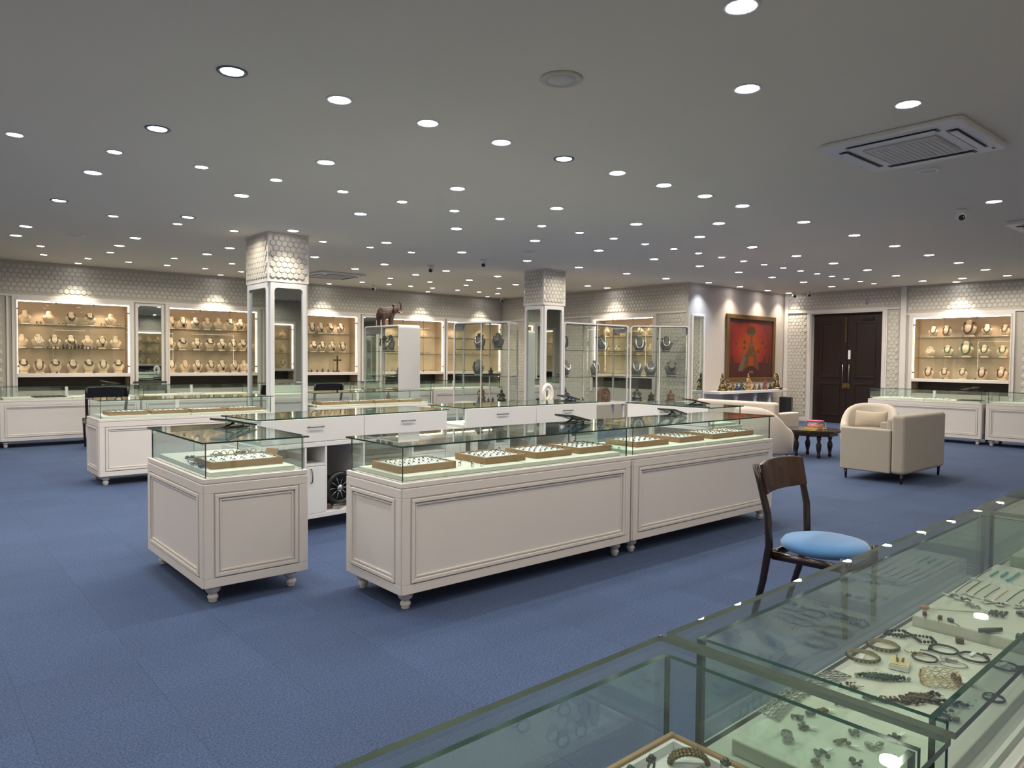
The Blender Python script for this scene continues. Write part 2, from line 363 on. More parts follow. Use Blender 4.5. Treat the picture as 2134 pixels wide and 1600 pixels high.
# ---------------------------------------------------------------- hexagon tile cladding
HP = 0.098
def hex_mesh_add(g, cx, cz, r, d=0.012):
    a = [(cx + r * math.sin(PI / 3 * k), cz + r * math.cos(PI / 3 * k)) for k in range(6)]
    b = [(cx + r * 0.78 * math.sin(PI / 3 * k), cz + r * 0.78 * math.cos(PI / 3 * k)) for k in range(6)]
    g.add([(x, 0.0, z) for x, z in a] + [(x, -d * 0.55, z) for x, z in a] + [(x, -d, z) for x, z in b],
          [(k, 6 + k, 6 + (k + 1) % 6, (k + 1) % 6) for k in range(6)] + [(6 + k, 12 + k, 12 + (k + 1) % 6, 6 + (k + 1) % 6) for k in range(6)] + [(17, 16, 15, 14, 13, 12)])
def hexes(parent, org, rz, rects, pitch=HP, singles=0, key=None, d=0.012, keep=None):
    """rects (u0,u1,z0,z1) in the wall's local frame; singles: how many become objects of their own (sorted by key)"""
    r = pitch / math.sqrt(3) * 0.955; cs = []
    for u0, u1, z0, z1 in rects:
        dz = pitch * math.sqrt(3) / 2; nrow = int((z1 - z0 - 2 * r) / dz) + 1; off = (z1 - z0 - (nrow - 1) * dz) / 2
        for j in range(nrow):
            z = z0 + off + j * dz; sh = pitch / 2 if j % 2 else 0; ncol = int((u1 - u0 - pitch - sh) / pitch) + 1
            o2 = (u1 - u0 - (int((u1 - u0 - pitch) / pitch) + 0.5) * pitch) / 2
            for k in range(ncol):
                u = u0 + max(o2, pitch / 2) + sh + k * pitch
                if u < u1 - pitch / 2 + 0.002: cs.append((u, z))
    if key: cs.sort(key=key)
    co, si = math.cos(rz), math.sin(rz); me = None; g = G()
    for i, (u, z) in enumerate(cs):
        if i < singles:
            if ('hex', pitch, d) not in CACHE:
                q = G(); hex_mesh_add(q, 0, 0, r, d); o = q.obj('hex_tile', 'hex', parent, recalc=True); CACHE[('hex', pitch, d)] = o.data
            else:
                o = bpy.data.objects.new('hex_tile', CACHE[('hex', pitch, d)]); COL.objects.link(o); o.parent = parent
            o.location = (org[0] + u * co, org[1] + u * si, org[2] + z); o.rotation_euler = (0, 0, rz)
        else: hex_mesh_add(g, u, z, r, d)
    if g.v:
        o = g.obj('hex_tiles', 'hex', parent, loc=org, rz=rz, recalc=True); o['kind'] = 'stuff'
hexes(far_wall, (0, Y1, 0), 0, [(X0 + 0.05, 1.60, 0.12, 2.55), (X0 + 0.05, XR - 0.03, 2.64, ZC - 0.02)], singles=290, key=lambda c: math.hypot(c[0] - 1.4, (c[1] - 2.6) * 0.7))
hexes(bay_wall, (XR, Y1, 0), -PI / 2, [(0.05, Y1 - 12.72, 0.3, 2.58), (0.05, Y1 - YP - 0.05, 2.64, ZC - 0.02), (Y1 - 10.5, Y1 - YP - 0.05, 0.3, 2.58)])
hexes(right_wall, (X1, YP, 0), -PI / 2, [(0.06, 0.62, 0.12, 2.70), (0.06, 2.85, 2.80, ZC - 0.02), (2.57, 2.85, 0.12, 2.70), (3.00, YP - 3.2, 2.66, ZC - 0.02), (YP - 4.48, YP - 3.2, 0.5, 2.58)])
hexes(near_wall, (X1, Y0, 0), PI, [(X1 - 14, X1 - 3, 2.64, ZC - 0.02)])
hexes(left_wall, (X0, Y0, 0), PI / 2, [(2.0, 7.9, 0.3, ZC - 0.02), (8.0, 16.0, 2.64, ZC - 0.02), (13.3, 17.6, 0.3, 2.56)])
# thin trims and skirtings
def trim(name, x0, x1, y0, y1, z0, z1, m='white'): return struct(G().box(x0, x1, y0, y1, z0, z1).obj(name, m, bevel=0.004))
trim('trim_1', X0 + 0.05, XR - 0.1, Y1 - 0.025, Y1, 2.585, 2.625)
trim('trim_2', 1.63, 1.665, Y1 - 0.03, Y1, 0.0, 2.585)
trim('trim_3', XR - 0.025, XR, YP + 0.05, Y1 - 0.02, 2.585, 2.625)
trim('trim_4', X1 - 0.03, X1, 3.2, 6.72, 2.59, 2.63)
trim('trim_5', X1 - 0.06, X1, 6.72, 6.84, 0, ZC)
trim('trim_6', X1 - 0.03, X1, 9.60, YP - 0.02, 0, ZC)
trim('trim_7', X1 - 0.03, X1, 6.86, 9.6, 2.745, 2.785)
trim('baseboard_far', X0, XR - 0.03, Y1 - 0.02, Y1, 0, 0.1)
trim('baseboard_painting', 13.55, X1, YP - 0.02, YP, 0, 0.1)
trim('baseboard_right', X1 - 0.02, X1, 9.08, YP - 0.03, 0, 0.1)

# ---------------------------------------------------------------- lit wall niches
def make_niche():
    r = root('wall_niche', '', 'display niche', (0, 0, 0))
    W = NW / 2; H = NZ1 - NZ0; D = 0.40; low = RECZ - NZ0
    G().box(-W, W, D, D + 0.02, low, H).obj('back_panel', 'niche_back', r)
    g = G().box(-W - 0.02, -W, 0.005, D, low, H).box(W, W + 0.02, 0.005, D, low, H).box(-W - 0.02, W + 0.02, 0.005, D + 0.02, H, H + 0.02).box(-W - 0.02, W + 0.02, 0.005, D, low - 0.02, low)
    g.obj('case', 'niche_back', r)
    f = 0.075
    g = G().box(-W - f, -W, -0.035, 0.02, low - 0.1, H + f).box(W, W + f, -0.035, 0.02, low - 0.1, H + f).box(-W, W, -0.035, 0.02, H, H + f)
    g.box(-W - 0.022, -W + 0.004, -0.045, -0.03, low, H + 0.02).box(W - 0.004, W + 0.022, -0.045, -0.03, low, H + 0.02).box(-W, W, -0.045, -0.03, H, H + 0.022)
    g.obj('frame', 'white', r, bevel=0.004)
    G().box(-W, W, -0.05, D, -0.065, 0.0).obj('sill', 'white', r, bevel=0.004)
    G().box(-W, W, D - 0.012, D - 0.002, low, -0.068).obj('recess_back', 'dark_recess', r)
    for z in (0.47, 0.92):
        G().pane(-W + 0.02, W - 0.02, 0.06, D - 0.01, z - 0.006, z + 0.006).obj('shelf', ['glass_v', 'shelf_edge'], r)
    for x in (-W / 3, W / 3): pass
    for k in range(3):
        x0 = -W + 0.006 + k * 2 * W / 3
        G().pane(x0, x0 + 2 * W / 3 - 0.012, 0.010, 0.016, 0.02, H - 0.02).obj('door_pane', ['glass_v', 'shelf_edge'], r)
    for x, z in [(-W / 3, H - 0.03), (W / 3, H - 0.03), (-W / 3, 0.02), (W / 3, 0.02), (-W + 0.02, H - 0.16), (W - 0.02, H - 0.16), (-W + 0.02, 0.14), (W - 0.02, 0.14)]:
        G().box(x - 0.017, x + 0.017, 0.0, 0.009, z - 0.017, z + 0.017).obj('glass_clip', 'steel', r)
    s = 0.020
    G().box(-W + 0.002, W - 0.002, 0.022, 0.040, H - s, H - 0.002).obj('light_strip', 'strip', r)
    for sx in (-1, 1): G().box(sx * (W - 0.002) - (0.018 if sx > 0 else 0), sx * (W - 0.002) + (0.018 if sx < 0 else 0), 0.022, 0.040, 0.01, H - s - 0.004).obj('light_strip', 'strip', r)
    for x in (-0.5, 0.5):
        l = bpy.data.lights.new('niche_lamp', 'SPOT'); l.energy = 13.0; l.color = (1.0, 0.76, 0.54); l.spot_size = 1.6; l.spot_blend = 0.7; l.shadow_soft_size = 0.03
        lo = bpy.data.objects.new('niche_lamp', l); COL.objects.link(lo); lo.parent = r; lo.location = (x, 0.15, H - 0.02); lo.rotation_euler = (0.22, 0, 0)
    return r
NICHES = []
def niche(loc, rz, label):
    o = make('niche', make_niche, loc, rz, label, 'lit wall niches'); NICHES.append((loc, rz, label)); return o
far_lab = ['leftmost lit wall niche with cream necklace busts on three levels', 'second lit wall niche from left, partly behind the left column',
           'lit wall niche just right of the left column, crucifix on its lowest shelf', 'lit wall niche behind the elephant showcase with small jewellery', 'narrow-looking lit niche in the far corner beside the tall glass showcases']
for c, l in zip(N_FAR, far_lab): niche((c, Y1, NZ0), 0, l)
niche((XR, 11.62, NZ0), -PI / 2, 'lit niche on the side wall showing above the two right showcases')
niche((X1, 5.63, NZ0), -PI / 2, 'rightmost lit wall niche with fifteen coloured necklaces beside the dark door')
niche((X1, 1.2, NZ0), -PI / 2, 'lit niche farther along the right wall, outside the picture')
for x, l in ((8.55, 'middle'), (5.9, 'west'), (11.2, 'east')): niche((x, Y0, NZ0), PI, 'lit niche behind the near counters seen only in column mirrors, %s one' % l)
for y, l in ((7.5, 'near'), (10.4, 'far')): niche((X0, y, NZ0), PI / 2, 'lit niche on the unseen left wall, %s one in the column mirrors' % l)

def wall_mirror(loc, rz, W, H, label):
    r = root('wall_mirror', label, 'mirror', loc, rz)
    G().box(-W / 2 - 0.05, -W / 2, -0.03, 0.0, -0.05, H + 0.05).box(W / 2, W / 2 + 0.05, -0.03, 0.0, -0.05, H + 0.05).box(-W / 2, W / 2, -0.03, 0, H, H + 0.05).box(-W / 2, W / 2, -0.03, 0, -0.05, 0).obj('frame', 'white', r, bevel=0.004)
    G().box(-W / 2 + 0.001, W / 2 - 0.001, -0.012, -0.001, 0.001, H - 0.001).obj('mirror_glass', 'mirror', r)
wall_mirror((4.065, Y1, 0.95), 0, 0.44, 1.57, 'tall narrow mirror between the two leftmost lit wall niches')
wall_mirror((6.65, Y1, 0.95), 0, 0.30, 1.57, 'slim wall mirror left of the niche with the crucifix')
wall_mirror((9.17, Y1, 0.95), 0, 0.36, 1.57, 'slim wall mirror behind the showcase that carries the elephant')
wall_mirror((13.87, YP, 0.45), 0, 0.40, 2.06, 'tall slim mirror on the wall left of the red painting')

# ---------------------------------------------------------------- columns
def column(x0, x1, y0, y1, label, ns):
    g = G().box(x0, x1, y0, y1, 2.56, ZC).box(x0 + 0.035, x1 - 0.035, y0 + 0.035, y1 - 0.035, 0, 2.56)
    c = struct(g.obj('column', 'white'), label)
    W, D = x1 - x0, y1 - y0
    hexes(c, (x0, y0, 0), 0, [(0.01, W - 0.01, 2.60, ZC - 0.02)], 0.086, 200, d=0.014)
    hexes(c, (x0, y1, 0), -PI / 2, [(0.01, D - 0.01, 2.60, ZC - 0.02)], 0.086, 200, d=0.014)
    def face(org, rz, w):
        f = 0.055; co, si = math.cos(rz), math.sin(rz)
        # frame with rounded top corners, mirror behind it
        q = []
        for k in range(7): a = PI * k / 12; q.append((w - f - 0.05 + 0.05 * math.cos(a), 2.48 - 0.05 + 0.05 * math.sin(a)))
        for k in range(7): a = PI / 2 + PI * k / 12; q.append((f + 0.05 + 0.05 * math.cos(a), 2.48 - 0.05 + 0.05 * math.sin(a)))
        inner = [(w - f, 0.14)] + q + [(f, 0.14)]
        n = len(inner)
        outer = [(w, 0.0)] + [(w, 2.55) if k < 7 else (0, 2.55) for k in range(14)] + [(0, 0.0)]
        g = G(); vs = [(a, -0.035, b) for a, b in outer] + [(a, -0.035, b) for a, b in inner] + [(a, -0.001, b) for a, b in inner] + [(a, 0.0, b) for a, b in outer]
        fs = []
        for k in range(n - 1): fs += [(k, k + 1, n + k + 1, n + k), (n + k, n + k + 1, 2 * n + k + 1, 2 * n + k), (k + 1, k, 3 * n + k, 3 * n + k + 1)]
        fs += [(n - 1, 0, n, 2 * n - 1), (2 * n - 1, n, 2 * n, 3 * n - 1), (0, n - 1, 4 * n - 1, 3 * n)]
        g.add(vs, fs); g.obj('mirror_frame', 'white_cool', c, org, rz, recalc=True)
        g = G(); g.prism([(w - f + 0.001, 0.139)] + q + [(f - 0.001, 0.139)], -0.008, -0.002, 'y'); g.obj('mirror', 'mirror', c, org, rz, recalc=True)
    i = 0.035
    face((x0 + i, y0 + i, 0), 0, W - 2 * i); face((x0 + i, y1 - i, 0), -PI / 2, D - 2 * i)
    face((x1 - i, y0 + i, 0), PI / 2, D - 2 * i); face((x1 - i, y1 - i, 0), PI, W - 2 * i)
column(4.02, 4.62, 9.92, 10.74, 'white square column clad in hexagon tiles over mirrors, left of the elephant', 1)
column(9.56, 10.15, 10.22, 10.80, 'white square column clad in hexagon tiles over mirrors, between the glass showcases', 1)

# ---------------------------------------------------------------- door
def build_door():
    d = struct(G().box(-0.86, 0.86, 0.155, 0.17, 0, 2.70).obj('door_1', 'doorwood', None, (X1, 8.11, 0), -PI / 2), 'dark double wooden door in a white casing')
    for sx in (-1, 1):
        a, b = (-0.835, -0.004) if sx < 0 else (0.004, 0.835)
        leaf = G().box(a, b, 0.10, 0.145, 0.01, 2.66)
        for z0, z1 in ((0.18, 1.0), (1.12, 2.5)):
            f = 0.05
            leaf.box(a + 0.16, b - 0.16, 0.085, 0.10, z0, z0 + f).box(a + 0.16, b - 0.16, 0.085, 0.10, z1 - f, z1).box(a + 0.16, a + 0.16 + f, 0.085, 0.10, z0 + f, z1 - f).box(b - 0.16 - f, b - 0.16, 0.085, 0.10, z0 + f, z1 - f)
        lf = leaf.obj('door_leaf', 'doorwood', d, bevel=0.005)
        G().tube([(sx * 0.075, 0.085, 1.02), (sx * 0.075, 0.05, 1.03), (sx * 0.075, 0.045, 1.24), (sx * 0.075, 0.05, 1.45), (sx * 0.075, 0.085, 1.46)], 0.011, 8).obj('pull_handle', 'chrome', lf)
    G().box(0.03, 0.085, 0.082, 0.099, 1.58, 1.80).obj('door_label', 'tag', d)
    G().box(-0.10, 0.09, 0.078, 0.099, 0.86, 0.99).obj('lock_plate', 'brass', d, bevel=0.006)
    G().sphere((0, 0.07, 0.91), 0.028, 10).obj('padlock', 'brass', d)
    G().box(-0.05, -0.025, 0.085, 0.099, 2.0, 2.6).obj('top_bolt', 'brass', d)
    G().box(0.38, 0.62, 0.06, 0.10, 2.52, 2.58).obj('door_closer', 'blackwood', d)
    g = G()
    for a, b, e in ((-0.97, -0.86, -0.03), (0.86, 0.97, -0.03)): g.box(a, b, e, 0.15, 0, 2.70).box(a + 0.03, b - 0.03, e - 0.015, e, 0, 2.70)
    g.box(-0.97, 0.97, -0.03, 0.15, 2.70, 2.80).box(-0.94, 0.94, -0.045, -0.03, 2.73, 2.77)
    g.obj('door_casing', 'white', d, bevel=0.004)
build_door()
e = root('wall_emblem', 'small silver emblem fixed to the wall above the dark double door', 'ornament', (X1, 7.62, 2.93), -PI / 2)
g = G().prism([(0.055 * math.sin(PI / 4 * k), 0.055 * math.cos(PI / 4 * k)) for k in range(8)], -0.03, -0.005, 'y')
g.sphere((0, -0.035, 0.02), (0.022, 0.02, 0.03), 8).sphere((0, -0.035, -0.025), (0.035, 0.02, 0.025), 8).sphere((0, -0.03, 0.065), (0.015, 0.012, 0.02), 8)
g.obj('emblem_plate', 'silver', e)

# ---------------------------------------------------------------- glass counters
FOOT = [(0.050, 0.115), (0.050, 0.100), (0.042, 0.094), (0.040, 0.088), (0.046, 0.080), (0.040, 0.066), (0.026, 0.056), (0.022, 0.050), (0.030, 0.042), (0.033, 0.032), (0.029, 0.020), (0.024, 0.014), (0.026, 0.006), (0.020, 0.0)]
def frame_on(g, u0, u1, z0, z1, wd, pr, put):
    """picture-frame moulding; put(u0,u1,z0,z1,proud) adds one bar"""
    put(u0, u1, z1 - wd, z1, pr); put(u0, u1, z0, z0 + wd, pr); put(u0, u0 + wd, z0 + wd, z1 - wd, pr); put(u1 - wd, u1, z0 + wd, z1 - wd, pr)
def make_counter(L, D, rear, ov=0.012, inset=0.016, boards=None, near=False):
    r = root('display_counter', '', 'display counter')
    l, d = L / 2, D / 2; zb, zt, zg = 0.11, 0.77, 0.99
    if rear == 'drawers':
        G().box(-l, l, -d, -d + 0.02, zb, zt).box(-l, -l + 0.02, -d + 0.02, d - 0.005, zb, zt).box(l - 0.02, l, -d + 0.02, d - 0.005, zb, zt).box(-l + 0.02, l - 0.02, -d + 0.02, d, zt - 0.04, zt).box(-l + 0.02, l - 0.02, -d + 0.02, d, zb, zb + 0.04).obj('body', 'white_cool', r, bevel=0.003)
    else:
        G().box(-l, l, -d, d, zb, zt - 0.03).box(-l - 0.006, l + 0.006, -d - 0.006, d + 0.006, zt - 0.03, zt).obj('body', 'white', r, bevel=0.004)
    def mould(put, u0, u1):
        g = G()
        frame_on(g, u0, u1, zb, zt - 0.035, 0.055, 0.010, lambda *a: put(g, *a))
        frame_on(g, u0 + 0.063, u1 - 0.063, zb + 0.063, zt - 0.098, 0.022, 0.016, lambda *a: put(g, *a))
        frame_on(g, u0 + 0.092, u1 - 0.092, zb + 0.092, zt - 0.127, 0.012, 0.008, lambda *a: put(g, *a))
        return g.obj('panel_moulding', 'white', r, bevel=0.003)
    mould(lambda g, a, b, c, e, p: g.box(a, b, -d - p, -d + 0.002, c, e), -l, l)
    mould(lambda g, a, b, c, e, p: g.box(-l - p, -l + 0.002, a, b, c, e), -d, d)
    mould(lambda g, a, b, c, e, p: g.box(l - 0.002, l + p, a, b, c, e), -d, d)
    fm = None
    for sx in (-1, 1):
        for sy in (-1, 1):
            if fm is None: o = G().lathe(FOOT, 16).obj('foot', 'white', r); fm = o.data
            else: o = bpy.data.objects.new('foot', fm); COL.objects.link(o); o.parent = r
            o.location = (sx * (l - 0.075), sy * (d - 0.075), 0)
    t = 0.012 if near else 0.008; a, b = l - inset, d - inset
    gm = ['glass_n', 'edge'] if near else ['glass', 'edge']; gt = ['glass_n', 'edge_l'] if near else gm
    G().pane(-a, a, -b, -b + t, zt, zg - 0.010).obj('front_pane', gm, r)
    for sx in (-1, 1): G().pane(sx * a - (t if sx > 0 else 0), sx * a + (t if sx < 0 else 0), -b + t, b, zt, zg - 0.010).obj('side_pane', gm, r)
    G().pane(-l - ov, l + ov, -d - ov, d + ov * (0.6 if near else 0.3), zg - 0.010, zg).obj('top_pane', gt, r)
    if boards is None: boards = [(-l + 0.05, -0.008, 0.028), (0.008, l - 0.05, 0.028)]
    for x0, x1, hh in boards: G().box(x0, x1, -d + 0.055, d - 0.06, zt + 0.001, zt + hh).obj('display_board', 'board', r, bevel=0.003)
    if rear == 'glass':
        for x0, x1, y in ((-a + t, 0.02, b - t), (-0.02, a - t, b - 2.2 * t)): G().pane(x0, x1, y, y + t * 0.8, zt + 0.012, zg - 0.012).obj('sliding_pane', gm, r)
        G().box(-a + t, a - t, b - 3 * t, b + 0.002, zt + 0.001, zt + 0.011).obj('rear_rail', 'white_cool', r)
        G().box(-0.022, 0.022, b - 3.6 * t, b + 0.003, zt + 0.011, zg - 0.012).obj('rear_post', 'white_cool', r)
    else:
        n = max(1, round(L / 1.02)); wd = (L - 0.02) / n
        for k in range(n):
            x0 = -l + 0.01 + k * wd
            dr = G().box(x0 + 0.004, x0 + wd - 0.004, d - 0.022, d, zt + 0.006, zg - 0.014).box(x0 + 0.01, x0 + wd - 0.01, d - 0.05, d - 0.022, zt + 0.03, zt + 0.06).obj('drawer', 'white_cool', r, bevel=0.003)
            cx = x0 + wd / 2; z = 0.905
            G().tube([(cx - 0.075, d - 0.001, z), (cx - 0.072, d + 0.022, z), (cx + 0.072, d + 0.022, z), (cx + 0.075, d - 0.001, z)], 0.006, 6).obj('handle', 'steel', dr)
        # open bays and doors below
        xs = [-l + 0.02]; q = l - 0.02
        if L > 1.5:
            dv = [-l + 0.45, 0.0, l - 0.62, l - 0.42]
            for x in dv: G().box(x - 0.009, x + 0.009, -d + 0.02, d - 0.004, zb + 0.04, zt - 0.04).obj('divider', 'white_cool', r)
            for x0, x1 in ((-l + 0.03, -l + 0.44), (l - 0.61, l - 0.43)):
                G().box(x0, x1, -d + 0.03, d - 0.004, 0.565, 0.58).obj('bay_shelf', 'white_cool', r)
                dr = G().box(x0, x1, d - 0.020, d - 0.002, zb + 0.042, 0.56).obj('cabinet_door', 'white_cool', r, bevel=0.003)
                hx = x1 - 0.04
                G().tube([(hx, d - 0.004, 0.42), (hx, d + 0.02, 0.43), (hx, d + 0.024, 0.48), (hx, d + 0.02, 0.53), (hx, d - 0.004, 0.54)], 0.006, 6).obj('handle', 'steel', dr)
            G().box(-l + 0.021, l - 0.021, -d + 0.022, -d + 0.03, zb + 0.04, zt - 0.04).obj('bay_back', 'shelf_in', r)
    return r
CT = {}
def counter(label, cx, cy, rz, L=2.035, D=0.66, rear='glass', group=None, **k):
    key = ('counter', L, D, rear, str(k))
    return make(key, lambda: make_counter(L, D, rear, **k), (cx, cy, 0), rz, label, group)
DEG = PI / 180
IS = 'white counters of the middle island'
counter('long white glass-topped counter in front, left one of the joined pair', 3.27, 3.93, 0, group=IS)
counter('long white glass-topped counter in front, right one of the joined pair', 5.345, 3.93, 0, group=IS)
counter('small white glass-topped counter standing alone in front left on turned feet', 1.73, 5.045, 0, L=0.65, D=1.20, group=IS, boards=[(-0.27, 0.27, 0.028)])
_a = 6.0 * DEG
def bx(lx, ly): return (3.28 - lx * math.cos(_a) + 0, 0)
counter('white counter with two drawers facing us, behind the small front counter', 2.26 + 1.025 * math.cos(_a) - 0.33 * math.sin(_a), 5.775 + 1.025 * math.sin(_a) + 0.33 * math.cos(_a), PI + _a, rear='drawers', group=IS)
counter('white counter with two drawers facing us, in front of the right column', 5.575, 6.39, PI, rear='drawers', group=IS)
counter('short white counter with its drawer side to us, at the right end of the island', 7.15, 5.20, PI / 2 * 3 + PI, L=1.18, D=0.66, rear='drawers', group=IS)
IB = 'white counters beside the left column'
counter('white glass-topped counter with ring trays, left of the left column', 2.82, 9.66, 0, group=IB)
counter('white glass-topped counter with ring trays, right of the left column', 5.68, 10.12, 0, group=IB)
FL = 'white counters along the far wall'
for k in range(6):
    counter(['white glass counter at the far left edge of the view', 'white glass counter under the leftmost lit niche', 'white glass counter before the second lit niche', 'white glass counter behind the left column', 'white glass counter behind the elephant showcase', 'white glass counter in the far corner behind the tall showcases'][k], 0.25 + k * 2.085, 14.38, 0, group=FL)
RC = 'white counters along the right wall'
counter('white glass counter right of the dark door, below the rightmost niche', 15.53, 5.47, -PI / 2, group=RC)
counter('white glass counter at the right edge of the view, past the one by the door', 15.53, 3.36, -PI / 2, group=RC)
NC = 'near glass counters with jewellery boards'
T1 = 1.12 * DEG
def nearpt(x, off): return (x - math.sin(T1) * -off * 0, 0.828 + 0.0195 * (x - 1.084) - off)
counter('near glass counter at the bottom edge, wooden tray inside', 0.185, 0.578 - 0.018, PI + T1, L=1.72, D=0.42, ov=0.04, inset=0.0, near=True, group=NC, boards=[(-0.80, 0.80, 0.028)])
counter('near glass counter full of bangles, chains and brooches at lower right', 1.995, 0.578 + 0.018, PI + T1, L=1.70, D=0.42, ov=0.04, inset=0.0, near=True, group=NC, boards=[(-0.82, -0.072, 0.058), (-0.066, 0.815, 0.030)])
counter('near glass counter entering at the right edge beyond the chain board', 3.79, 0.578 + 0.053, PI + T1, L=1.70, D=0.42, ov=0.04, inset=0.0, near=True, group=NC, boards=[(-0.80, 0.815, 0.058)])

# ---------------------------------------------------------------- ceiling downlights
LROWS = [(2.03, 1, [3.21, 5.25]), (2.60, 1, [4.2, 9.06]), (2.62, 1, [-1.4, 0.1, 1.6]), (1.3, 1, [-1.6, -0.2, 1.1]),
 (4.55, 1, [1.62, 2.34, 3.06, 3.77, 4.48, 5.18, 5.88, 6.58, 7.3, 8.69, 10.09, 11.43, 12.77, 14.1, 15.49, 16.8]), (5.32, 1, [8.0, 16.73]),
 (6.07, 1, [1.59, 2.99, 4.45, 5.87, 7.29, 8.67, 10.03, 11.37, 12.67, 14.03, 15.34, 16.71]),
 (7.0, 0, [0.78, 1.49, 2.21, 2.92, 3.64, 4.37, 5.09, 5.79, 6.5, 7.21, 7.91, 8.62, 9.32, 9.97, 10.63, 11.3, 11.97, 12.64, 13.28, 13.94, 14.56, 15.2, 15.86, 16.53]),
 (7.93, 1, [1.5, 2.92, 4.36, 5.8, 7.23, 8.61, 10.01, 11.34, 12.64, 13.88, 15.19, 16.5]),
 (9.62, 1, [1.48, 2.87, 4.25, 5.73, 7.15, 8.59, 9.9, 11.28, 12.55]), (9.45, 1, [13.86, 15.12, 16.35, 17.35]),
 (10.2, 0, [2.15, 2.91, 3.65, 4.98, 5.78, 6.55]),
 (11.85, 1, [1.43, 2.79, 4.17, 5.63, 7.02, 8.42, 9.75, 12.5, 13.18]),
 (12.85, 1, [1.43, 2.79, 4.14, 6.95, 8.36, 9.76, 11.12]),
 (13.8, 0, [1.86, 2.86, 3.88, 4.9, 8.32, 9.36, 10.39, 11.4]),
 (14.95, 0, [2.06, 2.74, 3.4, 4.07, 4.78, 5.49, 7.51, 8.27, 8.98, 9.58, 10.22, 10.98, 11.68, 12.3]),
 (15.86, 0, [2.74, 5.39, 7.9, 10.69, 12.69]),
 (0.6, 1, [1.6, 4.4, 7.2, 10.0, 13.0, 16.0]), (-0.9, 1, [0.3, 3.0, 5.9, 8.55, 11.2, 14.0]),
 (5.63, 1, [17.35]), (6.06, 1, [-1.25, 0.12]), (7.01, 0, [-1.35, -0.65, 0.06]), (7.94, 1, [-1.3, 0.06]), (9.63, 1, [-1.3, 0.06]), (11.86, 1, [-1.3, 0.0]), (4.56, 1, [-1.9, -0.6])]
BLUE = {(1.62, 4.55), (4.48, 4.55), (1.59, 6.07), (1.48, 9.62), (2.87, 9.62), (13.86, 9.45)}
def make_light(sc, blue, narrow=False):
    r = root('ceiling_downlight', '', 'downlight')
    R = 0.092 * sc; ri = 0.068 * sc
    G().lathe([(ri, 0.0), (ri, -0.003), (R * 0.93, -0.008), (R, -0.004), (R, 0.0)], 20).obj('trim_ring', 'trim_dark' if blue else 'trim', r)
    G().lathe([(ri - 0.001, -0.0015), (ri - 0.001, -0.0045), (ri * 0.6, -0.006)], 20, smooth=False).obj('lens', 'lens_blue' if blue else 'lens', r)
    l = bpy.data.lights.new('lamp', 'AREA'); l.shape = 'DISK'; l.size = 2 * ri * 0.97; l.energy = LAMP_W * (1.0 if sc > 0.9 else 0.6)
    l.color = (0.70, 0.84, 1.0) if blue else (1.0, 0.91, 0.74); l.spread = 2.75
    if narrow: l.spread = narrow[0]; l.energy *= narrow[1]
    lo = bpy.data.objects.new('lamp', l); COL.objects.link(lo); lo.parent = r; lo.location = (0, 0, -0.012)
    return r
rows_sorted = sorted(LROWS, key=lambda t: t[0])
vis_rows = [t for t in rows_sorted if t[0] > 1.5 and min(t[2]) > 0.3 and t[2] != [17.35]]
for t in rows_sorted:
    y, big, xs = t
    for k, x in enumerate(xs):
        blue = (x, y) in BLUE
        if t in vis_rows:
            ri = vis_rows.index(t); kind = 'bluish gimbal' if blue else ('white' if big else 'smaller white')
            lab = 'recessed %s downlight, %s from left in ceiling row %s counted from the camera' % (kind, ORD[k], ORD[ri])
        else: lab = 'recessed white downlight outside the picture, %s %s' % (ORD[k], {-0.9: 'along the near wall', 0.6: 'over the near counters', 1.3: 'above the camera', 2.62: 'left of the camera', 5.63: 'over the rightmost niche', 6.06: 'of a left end pair, second row', 7.01: 'of a left end trio', 7.94: 'of a left end pair, fourth row', 9.63: 'of a left end pair, fifth row', 11.86: 'of a left end pair, far row', 4.56: 'of a left end pair, first row'}[y])
        nar = (1.4, 1.7) if y > 15.5 else (1.4, 1.1) if xs == [17.35] else ((1.6, 0.7) if (y == 9.45 or (y, x) in ((9.62, 4.25), (11.85, 13.18))) else False)
        make(('light', big, blue, nar), lambda: make_light(1.0 if big else 0.76, blue, nar), (x, y, ZC), 0, lab, 'recessed ceiling downlights')

# ---------------------------------------------------------------- air conditioners, detectors, cameras
def make_ac():
    r = root('ceiling_air_conditioner', '', 'air conditioner'); s = 0.52
    g = G().prism([(-s, -s + 0.04), (-s + 0.04, -s), (s - 0.04, -s), (s, -s + 0.04), (s, s - 0.04), (s - 0.04, s), (-s + 0.04, s), (-s, s - 0.04)], -0.045, 0.0)
    g.obj('fascia', 'white_cool', r, bevel=0.012)
    G().box(-0.27, 0.27, -0.27, 0.27, -0.062, -0.044).obj('intake_grille', 'grille', r, bevel=0.006)
    g = G()
    for k in range(14): a = -0.25 + k * 0.5 / 13; g.box(-0.25, 0.25, a - 0.006, a + 0.006, -0.066, -0.0625)
    o = g.obj('grille_bars', 'grille', r); o['kind'] = 'stuff'
    for k in range(4):
        mt = Matrix.Rotation(PI / 2 * k, 4, 'Z')
        G().box(-0.33, 0.33, 0.355, 0.435, -0.050, -0.044).xf(mt).obj('outlet_slot', 'black', r)
        G().box(-0.315, 0.315, 0.375, 0.425, -0.062, -0.052).xf(mt).obj('air_flap', 'white_cool', r, bevel=0.004)
    G().box(0.40, 0.42, -0.46, -0.44, -0.05, -0.044).obj('sensor_eye', 'black', r)
    return r
